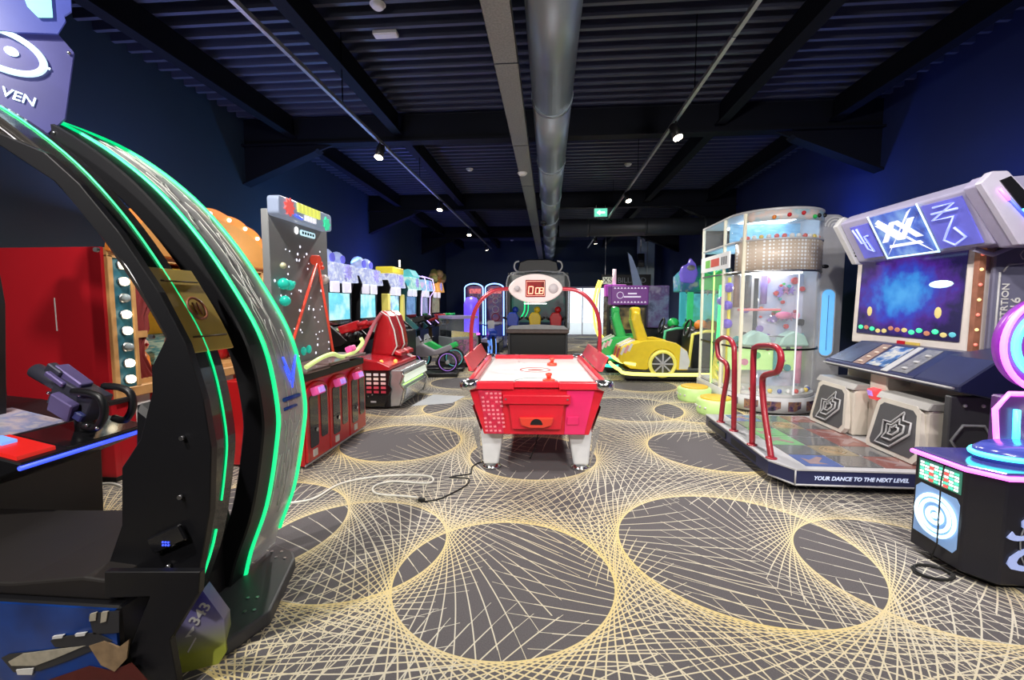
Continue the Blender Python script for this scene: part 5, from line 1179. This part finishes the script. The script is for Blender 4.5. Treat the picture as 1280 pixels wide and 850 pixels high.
def bar(pix, x):
    pts = [on_plane(a, b_, (x,0,0), (1,0,0)) for a, b_ in pix]; pts[0].z = .20; pts[-1].z = .20
    dp(G().tube(spline(pts, 5), .026, 10), 'hook_bar', BAR)
    for p in (pts[0], pts[-1]): dp(G().lathe([(.045,.202),(.045,.21),(.03,.215)], (p.x,p.y,0), 14), 'bar_flange', BAR)
bar([(901,528),(904,500),(909,470),(908,455),(899,447),(897,438),(897,427),(904,422),(912,424),(917,432),(918,445),(918,480),(917,540)], 1.90)
bar([(940,558),(941,500),(942,443),(945,434),(955,432),(968,433),(975,440),(976,452),(972,464),(963,467),(955,470),(953,480),(955,510),(960,545),(964,577)], 1.88)
# cabinet behind the screen
def glow_screen():
    """display showing a cyan burst on deep blue"""
    m = bpy.data.materials.new('dance_screen'); m.use_nodes = True; nt = m.node_tree; b = nt.nodes['Principled BSDF']; L = nt.links
    b.inputs['Base Color'].default_value = (.01,.01,.02,1); b.inputs['Roughness'].default_value = .15
    tc = nt.nodes.new('ShaderNodeTexCoord'); mp = nt.nodes.new('ShaderNodeMapping'); mp.vector_type = 'POINT'
    mp.inputs['Location'].default_value = (0, -.38*1.0, -1.60*1.6); mp.inputs['Scale'].default_value = (0, 1.0, 1.6); L.new(tc.outputs['Object'], mp.inputs['Vector'])
    nz = nt.nodes.new('ShaderNodeTexNoise'); nz.inputs['Scale'].default_value = 7; nz.inputs['Detail'].default_value = 5; L.new(tc.outputs['Object'], nz.inputs['Vector'])
    ln = nt.nodes.new('ShaderNodeVectorMath'); ln.operation = 'LENGTH'; L.new(mp.outputs['Vector'], ln.inputs[0])
    ad = nt.nodes.new('ShaderNodeMath'); ad.operation = 'MULTIPLY_ADD'; ad.inputs[1].default_value = .55; L.new(nz.outputs['Fac'], ad.inputs[0]); L.new(ln.outputs['Value'], ad.inputs[2])
    cr = nt.nodes.new('ShaderNodeValToRGB'); e = cr.color_ramp.elements; e[0].position = .30; e[0].color = (.07,.34,.72,1); e[1].position = 1.0; e[1].color = (.012,.008,.05,1)
    for p, c in ((.50,(.03,.22,.62,1)), (.66,(.03,.05,.42,1)), (.82,(.06,.015,.22,1))): q = e.new(p); q.color = c
    sb = nt.nodes.new('ShaderNodeMath'); sb.operation = 'SUBTRACT'; sb.inputs[1].default_value = .0; L.new(ad.outputs[0], sb.inputs[0])
    L.new(sb.outputs[0], cr.inputs['Fac']); L.new(cr.outputs['Color'], b.inputs['Emission Color']); b.inputs['Emission Strength'].default_value = 1.2
    return m
cb = dp(G().box(3.68,4.45,4.06,5.62,.0,1.98), 'cabinet', BLUELIT, None, .01)
scr = dp(G().prism([(3.56,1.06),(3.70,1.06),(3.70,2.02),(3.58,2.02)], 'y', 4.10,5.58), 'screen_frame', mat('frame_cream',(.68,.62,.58),.4), None, .01)
dsc = glow_screen()
dp(G().prism([(3.552,1.17),(3.565,1.17),(3.585,1.98),(3.572,1.98)], 'y', 4.19,5.49), 'screen', dsc, scr)
def scr_at(y, z, d=.004): return (3.552+(z-1.17)*.0247-d, y, z)
for y_, z_, a, m_ in ((4.42,1.68,.14,mat('screen_white',(.6,.8,.9),.4,emit=(.5,.8,.95),es=.9)),): dp(G().ball(scr_at(y_,z_),.06,12,(.08,2.2,.6)), 'screen_glint', m_, scr)
for y_ in (4.42,5.30): dp(G().ball(scr_at(y_,1.42),.045,10,(.08,.9,1.2)), 'player_icon', mat('icon_gold',(.5,.4,.15),.4,emit=(.6,.5,.2),es=.6), scr)
rs = random.Random(9)
for k in range(14): dp(G().ball(scr_at(4.25+k*.09,1.21+rs.random()*.04),.03,8,(.08,1.3,.8)), 'screen_icon', rs.choice((N_GREEN,mat('icon_gold'),mat('icon_teal',(.1,.4,.5),.4,emit=(.1,.5,.6),es=.5),mat('icon_rust',(.4,.15,.1),.4,emit=(.5,.2,.1),es=.5))), scr)
dp(G().box(3.545,3.56,4.78,4.87,1.085,1.13), 'red_badge', RED, scr); dp(G().box(3.545,3.56,4.60,4.76,1.09,1.125), 'gold_badge', GOLD, scr)
# light strip and side panel with lettering
ls = dp(G().box(3.55,3.60,4.05,4.10,1.08,1.98), 'light_strip', mat('strip_amber',(.22,.09,.06),.3,emit=(.6,.25,.12),es=.12,noise=.8,scale=12))
for k in range(7): dp(G().ball((3.565,4.045,1.16+k*.125),.014,8), 'strip_bulb', mat('bulb_gold',(.8,.6,.25),.3,emit=(.9,.7,.3),es=1.) if k % 2 else neon('bulb_red',(.8,.15,.1),.9), ls)
sp2 = dp(G().box(3.64,4.42,4.02,4.06,1.02,1.96), 'side_plate', mat('plate_slate',(.16,.16,.24),.3), None, .01)
dp(G().tube([(3.70,4.015,1.76),(3.74,4.015,1.82),(3.98,4.015,1.84),(3.98,4.015,1.06),(3.74,4.015,1.10),(3.68,4.015,1.15),(3.68,4.015,1.76)], .008, 5), 'plate_line', LGREY, sp2)
text(sp2, 'series_letters', 'NXGTRTION', tuple(Vector((3.735,4.015,1.45))-D0), (R(90),R(-90),0), .075, WHITE, .002, bold=.001, sx=1.0)
text(sp2, 'series_number', '016', tuple(Vector((3.82,4.015,1.48))-D0), (R(90),R(-90),0), .10, WHITE, .002, bold=.001)
for z_ in (1.90,1.08):
    dp(G().tube([(3.86+.04*math.cos(PI*t/3),4.015,z_+.04*math.sin(PI*t/3)) for t in range(6)], .005, 4, True), 'hexagon', LGREY, sp2)
# marquee leaning forward
mk = dp(G().prism([(3.42,1.96),(3.20,2.38),(3.30,2.46),(4.0,2.50),(4.0,1.96)], 'y', 3.80,5.32), 'marquee_body', BLUELIT, None, .015, 2)
mn2 = Vector((-.42,0,-.22)).normalized()
def mqp(y, t, d=.004):
    """point on the marquee face: t from the lower edge 0 to the upper edge 1"""
    return Vector((3.42-.22*t, y, 1.96+.42*t)) + mn2*d
def mpl(y0, y1, t0, t1, m, name, d=.012, par=None):
    dp(quadplate([mqp(y0,t0,d),mqp(y1,t0,d),mqp(y1,t1,d),mqp(y0,t1,d)], mn2, .012), name, m, par or mk)
mpl(4.28,4.84,.05,.97, screen('marq_blue',[(.03,.05,.35),(.08,.18,.75),(.25,.45,.9),(.05,.06,.4)],4,.9), 'title_panel', .02)
mpl(3.86,4.24,.06,.92, mat('marq_indigo',(.09,.09,.42),.3,emit=(.12,.13,.6),es=.5,noise=.4), 'right_panel', .014); mpl(4.92,5.18,.08,.86, mat('marq_indigo'), 'left_panel', .014)
for y_ in (4.26,4.86): dp(G().tube([mqp(y_,.0,.02),mqp(y_,1.0,.02)], .007, 5), 'panel_tube', neon('pale_cyan',(.5,.8,1),1.2), mk)
dp(G().tube([mqp(4.26,.02,.02),mqp(4.86,.02,.02)], .008, 5), 'panel_tube', neon('pale_cyan',(.5,.8,1),1.2), mk)
TIT = mat('title_silver', (.75,.78,.85), .3, emit=(.7,.75,.9), es=.5)
mrot = Matrix((Vector((0,-1,0)), Vector((-.22,0,.42)).normalized(), mn2)).transposed().to_euler()
text(mk, 'title_letters', 'XX', tuple(mqp(4.56,.56,.036)-D0), mrot, .24, TIT, .004, bold=.012, sx=1.25)
for pts in ([(4.80,.82),(4.74,.88),(4.34,.14),(4.30,.06)], [(4.32,.95),(4.38,.90),(4.78,.16),(4.82,.08)]): dp(quadplate([mqp(a, b_, .030) for a, b_ in pts], mn2, .004), 'blade_emblem', TIT, mk)
dkz = dp(quadplate([mqp(4.76,.24,.03),mqp(4.36,.24,.03),mqp(4.38,.30,.03),mqp(4.74,.30,.03)], mn2, .004), 'title_underline', TIT, mk)
for y_, t_ in ((4.52,.25),(4.86,.25)): pass
for pts in ([(4.12,.85),(3.93,.85),(4.18,.62),(3.98,.62),(4.08,.40),(4.16,.22),(4.08,.10),(3.96,.22),(4.02,.42)], [(4.16,.74),(3.92,.74)], [(5.14,.80),(5.10,.45),(5.04,.45)], [(5.08,.8),(5.05,.30),(4.98,.22),(5.02,.6),(4.97,.6)]):
    dp(G().tube([mqp(a, b_, .024) for a, b_ in pts], .010, 5), 'line_art', mat('art_pale',(.35,.42,.85),.3,emit=(.35,.42,.95),es=.7), mk)
# end wings of the marquee
dp(G().prism([(3.46,1.93),(3.16,2.38),(3.22,2.45),(3.32,2.45),(3.70,2.05),(3.70,1.93)], 'y', 3.66,3.80), 'wing_block', mat('wing_bluelit',(.38,.35,.52),.4), mk, .012, 2)  # lilac tint puts the blue light into the block's colour
wg = dp(G().prism([(3.42,1.93),(3.12,2.38),(3.19,2.46),(3.30,2.46),(3.70,2.04),(3.70,1.93)], 'y', 3.60,3.66), 'wing_plate', mat('wing_pale_bluelit',(.48,.46,.58),.4), mk, .008)  # plate tinted too, with blue light painted in
dp(G().prism([(3.24,2.39),(3.31,2.42),(3.64,2.07),(3.54,2.02)], 'y', 3.592,3.60), 'wing_inset', BLACKG, wg)
for p, q, m_ in (((3.24,2.33),(3.31,2.25),N_PINK),((3.31,2.26),(3.44,2.12),N_BLUE),((3.40,2.18),(3.45,2.13),N_CYAN),((3.45,2.10),(3.51,2.04),N_PINK)): dp(G().tube([(p[0],3.59,p[1]),(q[0],3.59,q[1])], .010, 6), 'wing_light', m_, wg)
dp(G().prism([(3.40,1.94),(3.17,2.36),(3.24,2.46),(3.36,2.42),(3.50,1.94)], 'y', 5.32,5.40), 'wing_plate', LGREY, mk, .008)
for k in range(9): dp(G().box(3.28-.018*k*0+.012*k,3.30+.012*k,5.32-.002,5.34,2.30-.035*k,2.32-.035*k), 'wing_mark', BLACK, mk)
dp(G().tube([(3.45,4.0,1.95),(3.60,4.0,1.90),(3.75,3.95,1.98)], .02, 6), 'marquee_stay', BLUELIT, mk)
# control desk
cd = dp(G().prism([(3.06,.84),(3.05,.89),(3.42,1.10),(3.66,1.10),(3.66,.80),(3.35,.80)], 'y', 3.98,5.20), 'control_desk', NAVY, None, .008)
eb = dp(G().prism([(3.06,.84),(3.05,.89),(3.30,1.08),(3.72,1.16),(3.85,.98),(3.80,.80),(3.35,.78)], 'y', 3.56,3.98), 'desk_end', NAVY, cd, .01)
dn = Vector((-.21,0,.37)).normalized()
def dk(y, t, d=.004): return Vector((3.05+.37*t, y, .89+.21*t)) + dn*d
def dkp(pts, m, name, d=.006): dp(quadplate([dk(a, b_, d) for a, b_ in pts], dn, .006), name, m, cd)
dkp([(5.16,.08),(5.16,.95),(4.86,.95),(4.80,.08)], mat('desk_photo',(.06,.07,.13),.25,noise=.6,scale=6), 'desk_print')
dkp([(4.78,.08),(4.84,.95),(4.72,.95),(4.64,.08)], mat('robot_brown',(.30,.20,.17),.3,noise=.6,scale=30), 'desk_print'); dkp([(4.62,.12),(4.66,.92),(4.44,.92),(4.38,.12)], printed('desk_screen',[(.03,.04,.07),(.05,.15,.4),(.6,.6,.55),(.08,.1,.15)],9,.2), 'desk_print')
dkp([(4.36,.0),(4.42,.98),(4.36,.98),(4.28,.0)], LGREY, 'desk_stripe'); dkp([(4.26,.05),(4.30,.95),(4.14,.95),(4.08,.05)], mat('robot_grey',(.20,.20,.22),.3,noise=.7,scale=30), 'desk_print')
for k in range(4): dp(G().ball(dk(4.72,.18+.2*k,.01),.022,10,(1,1,.5)), 'desk_button', mat('button_cream',(.7,.6,.5),.4), cd)
for k in range(3): dp(G().ball(dk(4.17,.2+.25*k,.01),.025,10,(1,1,.5)), 'desk_button', LGREY, cd)
dp(G().tube([(3.045,5.20,.865),(3.045,3.60,.865)], .010, 6), 'desk_lip', LGREY, cd)
# lower pillar, card reader and two speaker pods
dp(G().box(3.10,3.66,4.34,4.56,.20,.86), 'pillar', CREAM, None, .01); dp(G().box(3.30,3.66,3.66,5.2,.05,.80), 'lower_body', mat('lower_tan',(.40,.36,.31),.5))
cr_ = dp(G().obox((3.06,4.42,.66),(.07,.11,.10),(0,R(-15),0)), 'card_reader', mat('reader_red',(.8,.06,.08),.3,emit=(.9,.08,.08),es=.5), None, .012, 2); dp(G().obox((3.022,4.43,.665),(.01,.06,.05),(0,R(-15),0)), 'reader_screen', screen('reader_violet',[(.2,.1,.6),(.6,.3,.9),(.9,.5,.9)],12,1.), cr_)
def pod(y0, y1):
    yc = (y0+y1)/2
    p = dp(G().prism([(2.98,.21),(3.45,.21),(3.45,.70),(3.06,.70),(2.98,.64)], 'y', y0, y1), 'speaker_pod', CREAM, None, .012)
    dp(G().prism([(2.96,.66),(3.40,.66),(3.40,.72),(3.0,.72)], 'y', y0-.01, y1+.01), 'pod_lid', mat('lid_grey',(.30,.29,.28),.3), p, .006)
    def f(dy, dz): return Vector((2.915+dz*.10, yc-dy, .215+dz))
    oct_ = [(-.29,.0),(.23,.0),(.28,.06),(.23,.42),(.18,.46),(-.19,.46),(-.24,.42),(-.31,.04)]
    n_ = Vector((-1,0,.10)).normalized()
    fr_ = dp(quadplate([f(a, b_) for a, b_ in oct_], n_, .05), 'pod_face', mat('pod_frame',(.66,.62,.56),.35), p)
    dp(quadplate([f(a*.84, .035+b_*.84)+n_*.003 for a, b_ in oct_], n_, .004), 'pod_grille', mat('grille_dark',(.09,.09,.10),.5), fr_)
    mk_ = [(-.17,.08),(-.03,.08),(.12,.22),(.12,.30),(.05,.30),(.05,.36),(-.05,.26),(-.12,.26),(-.12,.16)]
    for sc_ in (1., .62, .3): dp(G().tube([f(.0+(a+.02)*sc_*1.2, .215+(b_-.21)*sc_*1.15)+n_*.012 for a, b_ in mk_], .009, 5, True), 'chevron_logo', LGREY, fr_)
    return p
pod(4.58, 5.18); pod(3.72, 4.26)
hx = dp(G().box(3.05,3.85,3.62,3.68,.20,.80), 'side_speaker', DGREY, None, .008)
for cx_, cz_, r_ in ((3.22,.46,.15),(3.50,.60,.10),(3.52,.34,.15),(3.75,.5,.12)): dp(G().tube([(cx_+r_*math.cos(PI*t/3),3.615,cz_+r_*math.sin(PI*t/3)*.9) for t in range(6)], .012, 5, True), 'hexagon_frame', GREY, hx)
for k in range(5): dp(G().ball((3.15+k*.13,3.617,.73),.015,8), 'rivet', LGREY, hx)

# ================================================================== neon punch game at the right edge
np0 = Vector((2.75, 2.62, 0))
nn = thing('neon_pad_game', 'black hit-pad game with pink neon edge, cyan lit pad and round lit speaker', 'arcade game', tuple(np0))
def npx(g, name, m, parent=None, bev=0., seg=1):
    g.v = [v-np0 for v in g.v]; return g.build(name, m, parent or nn, bev, seg)
fp = [(2.22,2.84),(2.25,2.54),(2.34,2.42),(3.30,2.42),(3.40,2.84)]
npx(G().prism(fp, 'z', .04, .60), 'cabinet', mat('neon_black',(.012,.012,.02),.35), None, .008)
npx(G().prism([(2.30,2.80),(2.32,2.56),(2.38,2.48),(3.26,2.48),(3.3,2.80)], 'z', .0, .04), 'plinth', BLACK)
tpm = mat('top_violet', (.06,.05,.22), .15, coat=.5)
npx(G().prism([(a+(a-2.8)*.02, b_+(b_-2.62)*.03) for a, b_ in fp], 'z', .60, .64), 'top_plate', tpm, None, .006)
npx(G().tube([(2.205,2.85,.615),(2.235,2.53,.615),(2.33,2.405,.615),(3.30,2.405,.615)], .013, 8), 'pink_edge_light', N_PINK)
# left face: level lights and round speaker
fd = Vector((.03,-.30,0)).normalized(); fn = Vector((-.30,-.03,0)).normalized(); fo = Vector((2.22,2.84,0))
def ff(s, z, d=.003): return fo+fd*s+Vector((0,0,z))+fn*d
LV = npx(quadplate([ff(.03,.46),ff(.28,.46),ff(.28,.585),ff(.03,.585)], fn, .006), 'level_panel', mat('level_dark',(.05,.12,.10),.3,emit=(.03,.25,.15),es=.6))
for i in range(8):
    for j in range(6):
        c_ = N_RED if (i in (2,5) and j % 2 == 0) else (mat('level_white',(.8,.9,.9),.3,emit=(.75,1,.95),es=1.2) if (i+j) % 3 else mat('level_green',(.1,.8,.4),.3,emit=(.1,.9,.5),es=1.2))
        a = .042+i*.029; z_ = .470+j*.018; npx(quadplate([ff(a,z_,.008),ff(a+.022,z_,.008),ff(a+.022,z_+.012,.008),ff(a,z_+.012,.008)], fn, .004), 'level_light', c_, LV)
SPK = npx(quadplate([ff(.02,.14),(ff(.26,.12)),ff(.28,.15),ff(.28,.40),ff(.26,.43),ff(.05,.44),ff(.02,.41)], fn, .01), 'speaker_panel', mat('spk_blue',(.20,.32,.52),.25,emit=(.18,.32,.6),es=.6))
SPKW = mat('spk_ring', (.7,.85,.95), .3, emit=(.6,.85,1), es=1.4)
for r_ in (.115,.085,.042): npx(G().tube([ff(.155+r_*math.cos(2*PI*t/28),.285+r_*math.sin(2*PI*t/28),.012) for t in range(28)], .010 if r_ > .05 else .012, 6, True), 'speaker_ring', SPKW, SPK)
npx(G().ball(ff(.155,.285,.01),.018,10), 'speaker_centre', SPKW, SPK)
npx(G().tube([ff(.19,.60,.012),ff(.185,.5,.02),ff(.19,.3,.022),ff(.19,.14,.02),ff(.17,.03,.03)], .004, 5), 'loose_lead', RUBBER)
# front script
SCR = mat('script_pale', (.35,.42,.70), .3, emit=(.3,.38,.75), es=.5)
npx(G().tube([(2.68+.26*math.cos(2*PI*t/36),2.416,.28+.26*math.sin(2*PI*t/36)) for t in range(36)], .004, 5, True), 'script_ring', GREY)
text(nn, 'script_letter', 'S', tuple(Vector((2.405,2.415,.35))-np0), (R(90),0,0), .19, SCR, .003, .5, .004, sx=1.5); text(nn, 'script_letter', 'G', tuple(Vector((2.425,2.415,.19))-np0), (R(90),0,0), .19, SCR, .003, .5, .004, sx=1.5)
# lit round pad
pdp = npx(G().lathe([(.27,.64),(.28,.66),(.28,.695),(.24,.72),(.0,.725)], (2.66,2.64,0), 36, sy=.55), 'hit_pad', mat('pad_indigo',(.05,.06,.30),.2,emit=(.05,.08,.5),es=.4))
npx(G().tube([(2.66+.285*math.cos(2*PI*t/40),2.64+.157*math.sin(2*PI*t/40),.675) for t in range(40)], .014, 8, True), 'pad_ring', N_CYAN, pdp)
for dx in (-.06,.08): npx(G().ball((2.66+dx,2.60,.725),.014,8), 'pad_stud', N_WHITE, pdp)
# rear octagon frame and ring
npx(G().box(2.66,3.30,2.84,2.90,.04,.96), 'rear_panel', mat('rear_violet',(.10,.04,.16),.3), None, .01)
npx(G().tube([(2.66,2.83,.64),(2.63,2.83,.88),(2.70,2.83,.975),(3.24,2.83,.975)], .014, 8), 'pink_frame_light', N_PINK)
npx(G().tube([(2.755,2.825,.68),(2.745,2.825,.88)], .016, 8), 'cyan_tube', N_CYAN); npx(G().lathe([(.11,0),(.12,.01),(.12,.02)], n=24), 'round_gauge', BLACK)
nn_g = [o for o in COL.objects if o.name.startswith('round_gauge')][-1]; nn_g.location = Vector((2.93,2.825,.80)); bpy.data.meshes[nn_g.data.name].transform(Matrix.Translation(np0)); nn_g.location -= np0; nn_g.rotation_euler = (R(90),0,0)
npx(G().tube([(2.93+.12*math.cos(2*PI*t/28),2.80,.80+.12*math.sin(2*PI*t/28)) for t in range(28)], .012, 6, True), 'gauge_ring', N_WHITE)
npx(G().tube([(2.94+.285*math.cos(2*PI*t/44),2.84,1.265+.285*math.sin(2*PI*t/44)) for t in range(44)], .016, 8, True), 'ring_light', N_PINK)
npx(G().cyl((2.94,2.87,1.265),(2.94,2.92,1.265),.28,n=44), 'ring_disc', mat('disc_violet',(.20,.03,.30),.3,emit=(.25,.03,.4),es=.5))
npx(G().tube([(2.94+.20*math.cos(2*PI*t/40),2.86,1.265+.20*math.sin(2*PI*t/40)) for t in range(40)], .022, 8, True), 'ring_light', N_CYAN)
